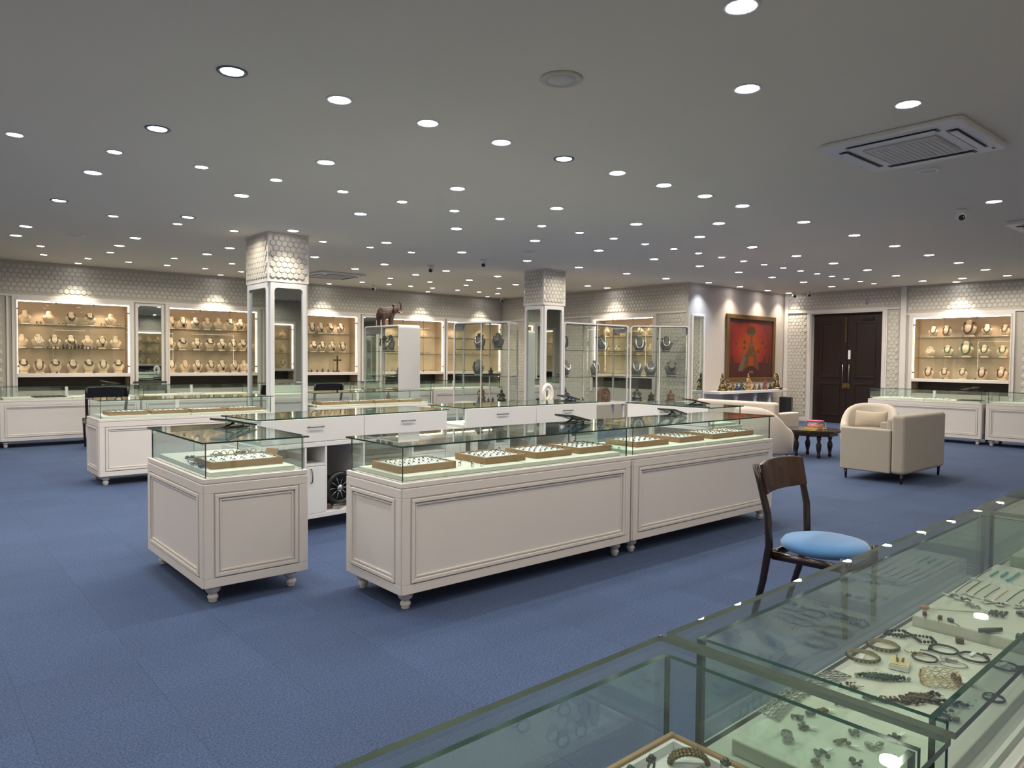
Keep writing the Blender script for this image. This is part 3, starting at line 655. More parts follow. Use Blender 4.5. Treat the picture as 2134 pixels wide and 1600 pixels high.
for loc, lab in (((6.23, 2.37), 'big white ceiling cassette air conditioner at upper right'), ((10.95, 2.37), 'white ceiling cassette air conditioner cut off by the right edge'), ((7.1, 14.1), 'far white ceiling cassette air conditioner right of the left column')):
    make('ac', make_ac, (*loc, ZC), 0, lab, 'ceiling cassette air conditioners')
def disc(name, loc, R, lab, cat, m='trim', h=0.012):
    r = root(name, lab, cat, (*loc, ZC))
    G().lathe([(R * 0.98, 0.0), (R, -h * 0.4), (R * 0.92, -h), (R * 0.70, -h), (R * 0.68, -h * 0.6)], 28).obj('rim', m, r)
    G().lathe([(R * 0.67, -h * 0.3), (R * 0.66, -h * 0.9), (R * 0.2, -h * 1.1)], 28).obj('cover', 'grille', r)
M['yellowed'] = mat('yellowed_plastic', (0.55, 0.50, 0.40), 0.5, noise=0.05)
disc('ceiling_speaker', (3.2, 3.28), 0.135, 'round yellowed ceiling speaker between the front downlights', 'speaker', 'yellowed')
disc('ceiling_speaker', (7.18, 2.59), 0.10, 'round white ceiling speaker just behind the big air conditioner', 'speaker')
disc('ceiling_speaker', (7.88, 8.8), 0.12, 'round ceiling speaker in front of the right column', 'speaker')
disc('ceiling_speaker', (2.09, 12.2), 0.12, 'round ceiling speaker high above the leftmost niche', 'speaker')
def make_cam():
    r = root('security_camera', '', 'camera')
    G().lathe([(0.06, 0.0), (0.06, -0.02), (0.035, -0.03), (0.02, -0.045), (0.018, -0.06)], 16).obj('mount', 'trim', r)
    G().sphere((0, 0, -0.085), 0.052, 14).obj('housing', 'trim', r)
    G().sphere((-0.026, -0.022, -0.10), (0.036, 0.036, 0.034), 12).obj('lens_dome', 'black', r)
    return r
for x, y, lab in ((9.25, 2.98, 'white security camera with black lens, right of the big air conditioner'), (7.74, 11.38, 'small security camera on the ceiling left of the right column, farther one'),
                  (7.96, 10.06, 'small security camera on the ceiling left of the right column, nearer one'), (17.35, 9.3, 'small security camera in the corner between painting and door'),
                  (8.83, 15.4, 'small security camera above the elephant near the far wall'), (13.2, 15.85, 'tiny security camera in the far room corner'), (17.3, 8.9, 'second small security camera nearest the dark door')):
    make('cam', make_cam, (x, y, ZC), 0 if x < 13 else 0.4, lab, 'ceiling security cameras')

# ---------------------------------------------------------------- necklace busts and what hangs on them
def make_bust(m='bust'):
    def f():
        r = root('necklace_bust', '', 'display bust')
        secs = []
        for z, a, b, y in ((0.0, 0.072, 0.045, 0.02), (0.012, 0.078, 0.048, 0.02), (0.03, 0.066, 0.036, 0.018), (0.075, 0.085, 0.042, 0.012), (0.125, 0.108, 0.047, 0.008), (0.155, 0.108, 0.044, 0.008), (0.178, 0.082, 0.040, 0.010), (0.195, 0.054, 0.036, 0.012), (0.215, 0.043, 0.034, 0.014), (0.245, 0.040, 0.034, 0.012), (0.262, 0.034, 0.030, 0.012), (0.268, 0.018, 0.016, 0.012)):
            secs.append([(a * math.cos(2 * PI * k / 14), y + b * math.sin(2 * PI * k / 14), z) for k in range(14)])
        G().loft(secs[2:]).obj('bust', m, r)
        G().loft(secs[:3]).obj('foot_base', m, r)
        return r
    return f
def npath(drop, wx=0.052, n=22, pw=1.0, y0=0.024, yb=0.038):
    P = []
    for i in range(n + 1):
        q = -1 + 2 * i / n; c = math.cos(q * PI / 2)
        P.append((wx * math.sin(q * PI / 2) * (1 + 0.25 * c), -(y0 * c + 0.022 + (yb - 0.022) * c), 0.212 - drop * c ** pw))
    P += [(wx + 0.010, 0.012, 0.216), (wx * 0.8, 0.06, 0.222), (0.0, 0.074, 0.225), (-wx * 0.8, 0.06, 0.222), (-wx - 0.010, 0.012, 0.216)]
    return P
def make_necklace(kind, m):
    def f():
        r = root('necklace', '', 'necklace')
        if kind == 'chain': G().tube(npath(0.10), 0.0048, 5, closed=True).obj('chain', m, r)
        elif kind == 'beads':
            P = npath(0.11, n=44); G().tube(P, [0.0115 if i % 2 else 0.0078 for i in range(len(P))], 6, closed=True).obj('bead_string', m, r)
        elif kind == 'collar':
            P = npath(0.055, 0.056, n=30); G().tube(P, [0.0155 if i % 2 else 0.011 for i in range(len(P))], 6, closed=True).obj('bead_string', m, r)
        elif kind == 'long':
            P = npath(0.15, 0.058, n=50, pw=0.8); G().tube(P, [0.014 if i % 2 else 0.010 for i in range(len(P))], 6, closed=True).obj('bead_string', m, r)
        elif kind == 'pend':
            G().tube(npath(0.105, pw=1.3), 0.0062, 5, closed=True).obj('chain', m, r)
            G().prism([(0.026 * math.sin(PI / 4 * k), 0.083 + 0.034 * math.cos(PI / 4 * k)) for k in range(8)], -0.076, -0.064, 'y').sphere((0, -0.076, 0.083), (0.012, 0.006, 0.016), 8).obj('pendant', m, r)
        elif kind == 'bib':
            P = npath(0.075, 0.06, n=30); G().tube(P, 0.007, 6, closed=True).obj('bead_string', m, r)
            g = G()
            for i in range(6, 25, 2):
                x, y, z = P[i]; d = 0.018 + 0.035 * (1 - abs(i - 15) / 10); g.tube([(x, y - 0.004, z), (x, y - 0.010, z - d)], 0.0045, 5).sphere((x, y - 0.010, z - d), 0.008, 6)
            g.obj('fringe', m, r)
        return r
    return f
KW = {'chain': 'thin chain necklace', 'beads': 'bead string necklace', 'collar': 'thick collar necklace', 'long': 'long bead necklace', 'pend': 'pendant necklace', 'bib': 'fringed bib necklace'}
MW = {'gold': 'gold', 'darkbead': 'black', 'brownbead': 'brown', 'garnet': 'dark red', 'emerald': 'green', 'silver': 'silver', 'brightsilver': 'silver', 'amber': 'amber', 'pearl': 'pale', 'oxid': 'dark silver', 'bronze': 'bronze'}
def at(fr, x, y, z):
    (lx, ly, lz), rz, _ = fr; c, s_ = math.cos(rz), math.sin(rz)
    return (lx + x * c - y * s_, ly + x * s_ + y * c, lz + z)
def bust_at(fr, x, z, kind, m, where, sc=1.0, bm='bust', y=0.20, turn=0.0, key2=''):
    loc = at(fr, x, y, z); rz = fr[1] + turn
    b = make(('bust', bm), make_bust(bm), loc, rz, '%s necklace bust, %s' % ('cream' if bm == 'bust' else 'grey', where), 'necklace busts'); b.scale = (sc, sc, sc)
    if kind:
        n = make(('neck', kind, m), make_necklace(kind, m), loc, rz, '%s %s, %s' % (MW[m], KW[kind], where), 'necklaces on busts'); n.scale = (sc, sc, sc)
SH = {0: 0.002, 1: 0.478, 2: 0.928}
LV = ['bottom', 'middle', 'top']
def fill(fr, where, level, spec, sc=1.0):
    """spec: list of (x, kind, material[, scale])"""
    for k, t in enumerate(spec):
        bust_at(fr, t[0], SH[level], t[1], t[2], '%s on %s shelf, %s' % (ORD[k], LV[level], where), t[3] if len(t) > 3 else sc, turn=random.uniform(-0.15, 0.15))
n1, n2, n3, n4, n5, n6, n7 = NICHES[:7]
def xs1(px, p0=137.0, p1=1110.0): return [(q - p0) / (p1 - p0) * NW - NW / 2 for q in px]
def Z(xs, ks): return [(x, *k.split()) for x, k in zip(xs, ks)]
w1 = 'leftmost lit niche'
fill(n1, w1, 2, Z(xs1([215, 415, 605, 770, 960]), ['chain gold', 'chain amber', 'bib darkbead', 'collar bronze', 'chain gold']))
fill(n1, w1, 1, Z(xs1([185, 320, 460, 600, 745, 875, 1000]), ['chain amber', 'beads pearl', 'beads bronze', 'bib oxid', 'chain amber', 'pend bronze', 'chain amber']))
fill(n1, w1, 0, Z(xs1([200, 330, 465, 615, 755, 885, 1025]), ['collar darkbead', 'long brownbead', 'collar darkbead', 'bib oxid', 'collar darkbead', 'beads oxid', 'collar darkbead']))
w2 = 'second lit niche'
x2 = lambda px: xs1(px, 1445, 2226)
fill(n2, w2, 2, Z(x2([1490, 1580, 1690, 1790, 1890, 1995, 2090, 2180]), ['pend brownbead', 'pend darkbead', 'bib oxid', 'chain garnet', 'chain amber', 'collar darkbead', 'pend brownbead', 'beads darkbead']))
fill(n2, w2, 1, Z(x2([1480, 1580, 1700, 1815, 1920, 2020, 2110, 2190]), ['pend brownbead', 'collar darkbead', 'pend darkbead', 'collar bronze', 'pend darkbead', 'beads bronze', 'bib oxid', 'beads brownbead']))
fill(n2, w2, 0, Z(x2([1485, 1600, 1705, 1820, 1920, 2035, 2120, 2200]), ['beads brownbead', 'beads amber', 'pend bronze', 'beads darkbead', 'pend darkbead', 'pend brownbead', 'chain gold', 'beads oxid']))
w3 = 'niche with the crucifix'
x3 = lambda px: [x - 8.82 + NW / 2 + (NW / 2 - NW / 2) for x in px]
fill(n3, w3, 2, Z([-0.80, -0.52, -0.15, 0.08, 0.33, 0.62], ['beads oxid', 'bib darkbead', 'long darkbead', 'pend oxid', 'bib oxid', 'beads garnet']))
fill(n3, w3, 1, Z([-0.78, -0.45, -0.10, 0.12, 0.38, 0.66], ['collar bronze', 'bib oxid', 'bib darkbead', 'beads darkbead', 'pend darkbead', 'long bronze']))
w6 = 'side wall niche'
fill(n6, w6, 2, Z([-0.7, -0.35, 0.0, 0.35, 0.7], ['chain gold', 'pend darkbead', 'chain amber', 'beads oxid', 'chain gold']))
fill(n6, w6, 1, Z([-0.7, -0.35, 0.0, 0.35, 0.7], ['beads bronze', 'pend oxid', 'bib oxid', 'beads darkbead', 'chain gold']))
w7 = 'rightmost lit niche'
x7 = lambda px: xs1(px, 1105, 1975)
fill(n7, w7, 2, [(a, b.split()[0], b.split()[1], c) for a, b, c in zip(x7([1265, 1390, 1590, 1748, 1900]), ['beads brownbead', 'long garnet', 'long garnet', 'beads garnet', 'beads brownbead'], [0.95, 1.0, 1.4, 1.0, 0.95])])
fill(n7, w7, 1, [(a, b.split()[0], b.split()[1], c) for a, b, c in zip(x7([1240, 1405, 1570, 1730, 1885]), ['beads pearl', 'beads emerald', 'long emerald', 'beads emerald', 'beads emerald'], [0.95, 1.05, 1.35, 1.05, 1.0])])
fill(n7, w7, 0, [(a, b.split()[0], b.split()[1], c) for a, b, c in zip(x7([1230, 1380, 1545, 1715, 1880]), ['long garnet', 'beads garnet', 'beads brownbead', 'long garnet', 'long garnet'], [1.0, 0.95, 0.95, 1.0, 1.05])])
for q, (fr, wh) in enumerate(((NICHES[8], 'near wall niche'), (NICHES[9], 'near wall west niche'), (NICHES[11], 'unseen left wall niche'), (NICHES[12], 'unseen left wall far niche'))):
    for lv in (0, 1, 2): fill(fr, wh, lv, Z([-0.7, -0.35, 0.0, 0.35, 0.7], ['chain amber', 'beads bronze', 'chain gold', 'pend bronze', 'chain amber'] if lv else ['beads darkbead', 'bib oxid', 'chain gold', 'pend darkbead', 'beads bronze']))
def make_pair(m):
    def f():
        r = root('earring_pair', '', 'earrings')
        for sx in (-1, 1):
            G().box(sx * 0.032 - 0.016, sx * 0.032 + 0.016, 0.0, 0.004, 0.0, 0.07).box(sx * 0.032 - 0.016, sx * 0.032 + 0.016, 0.0, 0.03, 0.0, 0.004).obj('card_stand', 'bust', r)
            G().sphere((sx * 0.032, -0.005, 0.056), 0.0065, 6).sphere((sx * 0.032, -0.008, 0.034), (0.012, 0.006, 0.016), 8).obj('earring', m, r)
        return r
    return f
def pair(fr, x, z, m, lab, y=0.14): make(('pair', m), make_pair(m), at(fr, x, y, z), fr[1], lab, 'earring pairs on niche shelves')
for k, (q, m) in enumerate(zip(xs1([325, 510, 715, 880, 1035]), ['bronze', 'darkbead', 'gold', 'bronze', 'oxid'])):
    pair(n1, q, SH[2], m, '%s pair of %s drop earrings on the top shelf, leftmost lit niche' % (ORD[k], MW[m]), 0.12)
for k in range(9): pair(n4, -0.75 + k * 0.19, SH[1 + k % 2 * 0], ['bronze', 'oxid', 'gold'][k % 3], '%s pair of small earrings on the middle shelf, niche behind the elephant' % ORD[k], 0.2)
for k in range(9): pair(n4, -0.78 + k * 0.19, SH[2], ['pearl', 'silver', 'gold'][k % 3], '%s pair of small earrings on the top shelf, niche behind the elephant' % ORD[k], 0.2)
for k in range(8): pair(n4, -0.72 + k * 0.2, SH[0], ['bronze', 'oxid', 'brownbead'][k % 3], '%s pair of small earrings on the bottom shelf, niche behind the elephant' % ORD[k], 0.2)
for k in range(6):
    pair(n5, -0.78 + k * 0.3, SH[1], ['bronze', 'oxid'][k % 2], '%s pair of small earrings on the middle shelf, far corner niche' % ORD[k], 0.2)
    pair(n5, -0.72 + k * 0.3, SH[2], ['gold', 'silver'][k % 2], '%s pair of small earrings on the top shelf, far corner niche' % ORD[k], 0.2)

# ---------------------------------------------------------------- small figures
def make_fig(m, h, tall):
    def f():
        r = root('figurine', '', 'figurine')
        w_ = h * (0.28 if tall else 0.42)
        G().lathe([(w_ * 0.9, 0), (w_ * 0.95, h * 0.05), (w_ * 0.7, h * 0.10), (w_ * 0.75, h * 0.13)], 10).obj('plinth', m, r)
        g = G().lathe([(w_ * 0.74, h * 0.13), (w_ * 0.86, h * 0.22), (w_ * 0.62, h * 0.34), (w_ * 0.40, h * 0.46), (w_ * 0.52, h * 0.60), (w_ * 0.44, h * 0.68), (w_ * 0.16, h * 0.72)], 10, sy=0.75)
        g.sphere((0, -w_ * 0.05, h * 0.79), (w_ * 0.27, w_ * 0.27, h * 0.085), 8).lathe([(w_ * 0.25, h * 0.85), (w_ * 0.17, h * 0.92), (w_ * 0.03, h)], 8)
        for sx in (-1, 1): g.tube([(sx * w_ * 0.46, 0, h * 0.64), (sx * w_ * 0.75, -w_ * 0.2, h * 0.5), (sx * w_ * 0.45, -w_ * 0.55, h * 0.42)], [w_ * 0.14, w_ * 0.12, w_ * 0.09], 6)
        g.obj('figure', m, r)
        return r
    return f
def fig(m, h, tall, loc, rz, lab, grp): make(('fig', m, h, tall), make_fig(m, h, tall), loc, rz, lab, grp)
for k in range(14):
    q = xs1([395 + 33 * k])[0]; hh = [0.05, 0.05, 0.06, 0.05, 0.10, 0.10, 0.06, 0.13, 0.10, 0.12, 0.06, 0.06, 0.05, 0.05][k]
    fig('darkbead', hh, True, at(n1, q, 0.10, SH[1]), 0, 'tiny dark figurine, %s of the row along the middle shelf, leftmost niche' % ORD[k], 'tiny figurines in the leftmost niche')
c = root('crucifix', 'dark standing crucifix on the lowest niche shelf right of the left column', 'cross', at(n3, 0.50, 0.16, 0.002))
G().lathe([(0.075, 0.0), (0.06, 0.02), (0.03, 0.035), (0.02, 0.05)], 12).obj('base', 'carved', c)
G().box(-0.018, 0.018, -0.012, 0.012, 0.05, 0.40).box(-0.105, -0.018, -0.012, 0.012, 0.27, 0.31).box(0.018, 0.105, -0.012, 0.012, 0.27, 0.31).obj('cross', 'carved', c, bevel=0.004)
G().sphere((0, -0.022, 0.325), 0.016, 8).loft([[(a * math.cos(2 * PI * k / 8), -0.020 + 0.010 * math.sin(2 * PI * k / 8), z) for k in range(8)] for z, a in ((0.15, 0.008), (0.2, 0.014), (0.25, 0.016), (0.30, 0.020))]).tube([(-0.09, -0.018, 0.295), (0, -0.02, 0.292), (0.09, -0.018, 0.295)], 0.007, 6).obj('figure', 'carved', c)
for k in range(9):
    fig(['oxid', 'darkbead', 'carved'][k % 3], [0.07, 0.09, 0.06, 0.16, 0.08, 0.07, 0.10, 0.07, 0.06][k], k == 3, at(n3, -0.78 + k * 0.145, 0.12, 0.002), 0, 'small dark carving, %s from left beside the crucifix' % ORD[k], 'dark carvings beside the crucifix')

# ---------------------------------------------------------------- ring trays
def ring_mesh(kind):
    g = G(); R = 0.0102
    P = [(R * math.sin(2 * PI * k / 10), 0, R + R * math.cos(2 * PI * k / 10)) for k in range(10)]
    g.tube(P, 0.0021, 4, closed=True)
    g.sphere((0, 0, 2 * R + 0.002), (0.0085, 0.0075, 0.005) if kind else (0.0062, 0.0062, 0.0045), 6, m=1)
    return g
def make_tray(W, D, H=0.045):
    def f():
        r = root('ring_tray', '', 'tray'); t = 0.010; a, b = W / 2, D / 2
        G().box(-a, a, -b, -b + t, 0, H).box(-a, a, b - t, b, 0, H).box(-a, -a + t, -b + t, b - t, 0, H).box(a - t, a, -b + t, b - t, 0, H).box(-a + t, a - t, -b + t, b - t, 0, 0.006).obj('wooden_frame', 'traywood', r, bevel=0.002)
        g = G(); n = 6; wd = (D - 2 * t) / n
        for k in range(n):
            y0 = -b + t + k * wd; secs = []
            for x in (-a + t + 0.001, a - t - 0.001): secs.append([(x, y0 + wd / 2 - wd / 2 * math.cos(PI * j / 5), 0.024 + 0.016 * math.sin(PI * j / 5)) for j in range(6)] + [(x, y0 + wd, 0.007), (x, y0, 0.007)])
            g.loft(secs)
        g.obj('ring_pad', 'pad', r)
        return r
    return f
RM = {}
def tray(loc, rz, W, D, lab, grp, nx, ny, singles, where, lift=0.030):
    make(('tray', W, D), make_tray(W, D), loc, rz, lab, grp)
    st = G(); n = 6; wd = (D - 0.02) / n; co, si = math.cos(rz), math.sin(rz)
    for j in range(ny):
        for i in range(nx):
            x = -W / 2 + 0.035 + (W - 0.07) * i / (nx - 1); y = -D / 2 + 0.010 + wd * (j + 1) * (n / (ny + 1.0) if ny < 5 else 1)
            y = round((y + D / 2 - 0.010) / wd) * wd - D / 2 + 0.010
            p = (loc[0] + x * co - y * si, loc[1] + x * si + y * co, loc[2] + lift - 0.003); tw = random.uniform(-0.4, 0.4); kind = random.random() < 0.5
            if singles:
                gm = random.choice(['oxid', 'darkbead', 'silver']); key = (kind, gm)
                if key not in RM:
                    o = ring_mesh(kind).obj('ring', ['silver', gm]); RM[key] = o.data
                else: o = bpy.data.objects.new('ring', RM[key]); COL.objects.link(o)
                o.location = p; o.rotation_euler = (random.uniform(-0.3, 0.3), 0, rz + tw)
                tag(o, 'silver ring, %s row, %s from left, %s' % (ORD[j], ORD[i], where[4:].replace(' of the', ',', 1)), 'ring', 'rings in ' + where)
            else:
                g = ring_mesh(kind); g.xf(Matrix.Translation(p) @ Matrix.Rotation(rz + tw, 4, 'Z')); st.add(g.v, g.f); st.m[-len(g.f):] = g.m
    if st.v:
        o = st.obj('rings', ['silver', 'oxid']); o['kind'] = 'stuff'; o['label'] = 'small silver rings set out in ' + where
BT = 0.7985
GF = 'wooden ring trays in the front counters'
for k, (x0, wd, cnt) in enumerate([(2.34, 0.42, 6), (3.00, 0.36, 6), (3.46, 0.36, 6), (3.90, 0.36, 6)]):
    tray((x0 + wd / 2, 3.93, BT), 0, wd, 0.34, 'wooden ring tray, %s from left in the left front counter' % ORD[k], GF, cnt, 5, True, 'the %s tray of the left front counter' % ORD[k])
for k, (x0, wd, cnt) in enumerate([(4.56, 0.42, 6), (5.13, 0.36, 6), (5.62, 0.36, 6), (5.90 + 0.1, 0.30, 5)]):
    tray((x0 + wd / 2, 3.93, BT), 0, wd, 0.34, 'wooden ring tray, %s from left in the right front counter' % ORD[k], GF, cnt, 5, k < 3, 'the %s tray of the right front counter' % ORD[k])
tray((1.735, 4.78, BT), 0, 0.46, 0.34, 'wooden ring tray in the small front counter', GF, 7, 4, True, 'the tray of the small front counter')
GB = 'wooden ring trays beside the left column'
for k in range(4): tray((2.14 + 0.46 * k, 9.62 + (0.0 if k else 0.02), BT), 0, 0.42, 0.34, 'wooden ring tray, %s from left in the counter left of the left column' % ORD[k], GB, 7, 5, False, 'tray %s left of the left column' % ORD[k])
for k in range(4): tray((5.03 + 0.445 * k, 10.08, BT), 0, 0.42, 0.34, 'wooden ring tray, %s from left in the counter right of the left column' % ORD[k], GB, 7, 5, False, 'tray %s right of the left column' % ORD[k])
tray((15.50, 4.02 - 0.45, BT), -PI / 2, 0.42, 0.34, 'wooden ring tray in the counter at the right edge of the view', 'wooden ring trays on the right wall', 7, 5, False, 'the tray at the right edge of the view')
# loose rings and bracelets between the trays
LS = 'loose silver pieces in the front counters'
k = 0
for x, y in [(2.86, 3.72), (2.90, 3.78), (2.83, 3.82), (2.93, 3.71), (2.88, 3.87), (2.95, 3.84), (4.34 - 0.03, 3.80), (4.31 - 0.02, 3.88), (4.30, 3.72)]:
    o = bpy.data.objects.new('ring', RM[list(RM)[k % len(RM)]]); COL.objects.link(o); o.location = (x, y, BT); o.rotation_euler = (0, 0, k)
    tag(o, 'loose ring, %s on the board %s of the left front counter' % (ORD[k if x < 3 else k - 6], 'between first and second tray' if x < 3 else 'at the right end'), 'ring', LS); k += 1

# ---------------------------------------------------------------- jewellery builders for the boards
def circ(r, n, z=0.0, sx=1.0, sy=1.0, wob=0.0):
    return [(r * sx * math.cos(2 * PI * k / n) * (1 + wob * random.uniform(-1, 1)), r * sy * math.sin(2 * PI * k / n) * (1 + wob * random.uniform(-1, 1)), z) for k in range(n)]
def add_tag(r, x, y, ang, l=0.022):
    g = G().box(0, l, -0.0045, 0.0045, 0.0, 0.0012); g.xf(Matrix.Translation((x, y, 0.002)) @ Matrix.Rotation(ang, 4, 'Z') @ Matrix.Rotation(-0.15, 4, 'Y')); g.obj('price_tag', 'tag', r)
def bangle(x, y, z, R, m, lab, h=0.010, studs=True, rz=0.0, tagp=None):
    r = root('bangle', lab, 'bangle', (x, y, z), rz); n = 40; g = G()
    prof = [(R, 0), (R + 0.001, h * 0.5), (R, h), (R - 0.0012, h), (R - 0.0012, 0)]
    vs = []; fs = []
    for k in range(n):
        a = 2 * PI * k / n
        for q, zz in prof: vs.append((q * math.cos(a), q * math.sin(a), zz))
    for k in range(n):
        for j in range(5): fs.append((k * 5 + j, ((k + 1) % n) * 5 + j, ((k + 1) % n) * 5 + (j + 1) % 5, k * 5 + (j + 1) % 5))
    g.add(vs, fs, 0, False); g.obj('band', m, r, recalc=True)
    if studs:
        g = G()
        for k in range(22): a = 2 * PI * k / 22; g.sphere(((R + 0.002) * math.cos(a), (R + 0.002) * math.sin(a), h / 2), (0.003, 0.003, 0.0032), 6)
        o = g.obj('stone_studs', 'oxid', r); o['kind'] = 'stuff'
    if tagp: add_tag(r, *tagp)
    return r
def cord(x, y, z, R, m, lab, rr=0.0025, knot=None, sx=1.0, rz=0.0, tagp=None, cat='bracelet'):
    r = root('cord_bracelet', lab, cat, (x, y, z), rz)
    G().tube([(a, b, rr + 0.001) for a, b, c in circ(R, 28, 0, sx, 1.0, 0.03)], rr, 6, closed=True).obj('cord', m, r)
    g = G()
    for k in range(5): g.sphere((R * sx * 0.98 + (k - 2) * 0.002, (k - 2) * 0.0045, 0.005), (0.0045, 0.004, 0.0045), 6)
    g.tube([(R * sx, 0.008, 0.004), (R * sx + 0.012, 0.018, 0.003), (R * sx + 0.026, 0.014, 0.002)], 0.0014, 5)
    g.obj('knot', knot or m, r)
    if tagp: add_tag(r, *tagp)
    return r
def beadloop(x, y, z, lab, pts, m, br=0.004, cat='bracelet', name='bead_bracelet', closed=False, sp=1.9):
    r = root(name, lab, cat, (x, y, z)); g = G(); P = [Vector(p) for p in pts]; L = []
    for i in range(len(P) - (0 if closed else 1)):
        a, b = P[i], P[(i + 1) % len(P)]; n = max(1, int((b - a).length / (br * sp)))
        for j in range(n): L.append(a.lerp(b, j / n))
    for q in L: g.sphere((q.x, q.y, br + 0.0005 + q.z), br * random.uniform(0.85, 1.1), 6)
    o = g.obj('beads', m, r); return r
def brooch(x, y, z, lab, m, n=14, sx=0.022, sy=0.012, rz=0.0, pin=True, cat='brooch', m2=None, tagp=None, name='brooch', rs=1.0):
    r = root(name, lab, cat, (x, y, z), rz); g = G()
    for k in range(n):
        a = random.uniform(0, 2 * PI); q = math.sqrt(random.random()); s_ = rs * random.uniform(0.0030, 0.0058)
        g.sphere((sx * q * math.cos(a), sy * q * math.sin(a), s_ * 0.8 + 0.001 + (rs - 1) * random.uniform(0, 0.02)), (s_, s_ * random.uniform(0.7, 1), s_ * 0.8), 6)
    g.obj('stones', m, r)
    if pin: G().tube([(-sx * 1.2, 0, 0.002), (0, 0.001, 0.002), (sx * 1.25, 0, 0.0025)], 0.0009, 5).obj('pin', 'silver', r)
    if m2:
        g = G()
        for k in range(5): g.sphere((sx * random.uniform(-0.7, 0.7), sy * random.uniform(-0.7, 0.7), 0.008), 0.0035, 6)
        g.obj('accent_stones', m2, r)
    if tagp: add_tag(r, *tagp)
    return r
ZB, ZR = 0.7995, 0.8295
def bz(x): return ZB
NJ = None
# bangles and bracelets on the lower board of the near counter
bangle(1.84, 0.735, 0.8015, 0.034, 'palegold', 'gold bangle set with dark stones, the one farther from the glass joint', rz=0.3)
bangle(1.735, 0.738, 0.8015, 0.034, 'palegold', 'gold bangle with stone studs and a tag inside, nearer the glass joint', tagp=(-0.012, 0.0, 0.2))
beadloop(1.955, 0.715, 0.8015, 'double dark bead bracelet lying along the raised board edge', [(-0.03, 0.05, 0), (0.0, 0.055, 0), (0.03, 0.03, 0), (0.012, 0.0, 0), (-0.02, 0.015, 0), (-0.03, 0.05, 0), (-0.03, 0.05, 0), (0.02, -0.005, 0), (0.035, -0.035, 0), (0.01, -0.055, 0), (-0.015, -0.03, 0), (0.012, 0.0, 0)], 'darkbead', 0.0042)
cord(1.935, 0.632, 0.8015, 0.030, 'black', 'black cord bracelet just below the dark bead bracelet', rz=2.2)
cord(1.94, 0.568, 0.8015, 0.030, 'black', 'black cord bracelet with a folded white tag on it', rz=-0.6, tagp=(0.0, 0.012, 0.5))
cord(1.94, 0.505, 0.8015, 0.027, 'black', 'black cord bracelet, next to last toward the rear glass', rz=-1.3, tagp=(-0.01, 0.0, 1.0))
cord(1.935, 0.440, 0.8015, 0.027, 'darkbead', 'dark red-black cord bracelet against the rear glass', knot='garnet', rz=1.2)
cord(1.845, 0.642, 0.8015, 0.026, 'black', 'thin black cord bracelet with gold clasp', knot='gold', rz=1.0, rr=0.0022)
cord(1.858, 0.585, 0.8015, 0.028, 'silver', 'tangled thin silver wire bracelet beside the gold clasp cord', rr=0.0013, sx=0.7, rz=0.6)
r = root('earring_card', 'small white box with a cream earring card on top', 'earrings', (1.752, 0.662, 0.8015), 0.25)
G().box(-0.026, 0.026, -0.020, 0.020, 0, 0.012).obj('box', 'tag', r, bevel=0.001); G().box(-0.024, 0.024, -0.018, 0.018, 0.0122, 0.0135).obj('card', 'cream_card', r)
g = G()
for a, b in ((-0.008, 0.004), (0.004, 0.006), (0.010, -0.006), (-0.003, -0.006)): g.sphere((a, b, 0.017), 0.003, 6)
g.tube([(0.004, 0.006, 0.014), (0.005, 0.007, 0.026)], 0.0012, 5); g.obj('studs', 'antique', r)
# woven silver mesh band running away along the board
r = root('mesh_bracelet', 'flat silver mesh band lying along the front of the lower board', 'bracelet', (1.45, 0.738, 0.8015), 0.0)
g = G()
for k in range(6):
    y = -0.020 + 0.008 * k; g.tube([(-0.15 + 0.011 * j, y + 0.0018 * (1 if (j + k) % 2 else -1) + 0.018 * math.sin(j / 28 * PI) - 0.008, 0.0025 + 0.001 * ((j + k) % 2)) for j in range(29)], 0.0018, 5)
for j in range(0, 29, 2): x = -0.15 + 0.011 * j; q = 0.018 * math.sin(j / 28 * PI) - 0.008; g.tube([(x, -0.022 + q, 0.003), (x + 0.004, 0.022 + q, 0.003)], 0.0012, 4)
g.obj('mesh', 'silver', r)
r = root('bead_bracelet', 'greenish black multi-strand bead bracelet with a white tag', 'bracelet', (1.655, 0.662, 0.8015), -0.9)
g = G()
for k in range(7):
    for j in range(13): g.sphere((-0.045 + 0.0075 * j, (k - 3) * 0.0042 * math.sin(PI * (j + 1) / 14), 0.004 + random.uniform(0, 0.004)), 0.0036, 5)
g.obj('bead_strands', 'greenbead', r); add_tag(r, 0.03, -0.004, 0.3, 0.026); add_tag(r, 0.025, 0.006, 0.8, 0.022)
G().sphere((-0.052, 0, 0.005), 0.005, 8).sphere((0.055, 0, 0.005), 0.005, 8).obj('end_caps', 'silver', r)
r = root('bangle_bundle', 'bundle of thin gold wire bangles with three white tags', 'bangle', (1.732, 0.575, 0.8015), -0.75)
for k in range(8):
    G().tube([(a * 1.0 + 0.001 * k, b + 0.0022 * (k - 4), 0.002 + 0.0026 * k + c + 0.004 * math.sin(3 * q + k)) for q, (a, b, c) in enumerate(circ(0.036 - 0.0008 * abs(k - 4), 30, 0, 1.2, 0.72 + 0.05 * (k % 3)))], 0.0008, 5, closed=True).obj('wire_bangle', 'gold', r)
G().sphere((0.036, 0.004, 0.012), (0.006, 0.008, 0.01), 8).sphere((0.038, -0.012, 0.012), (0.005, 0.007, 0.009), 8).obj('tie', 'brownbead', r)
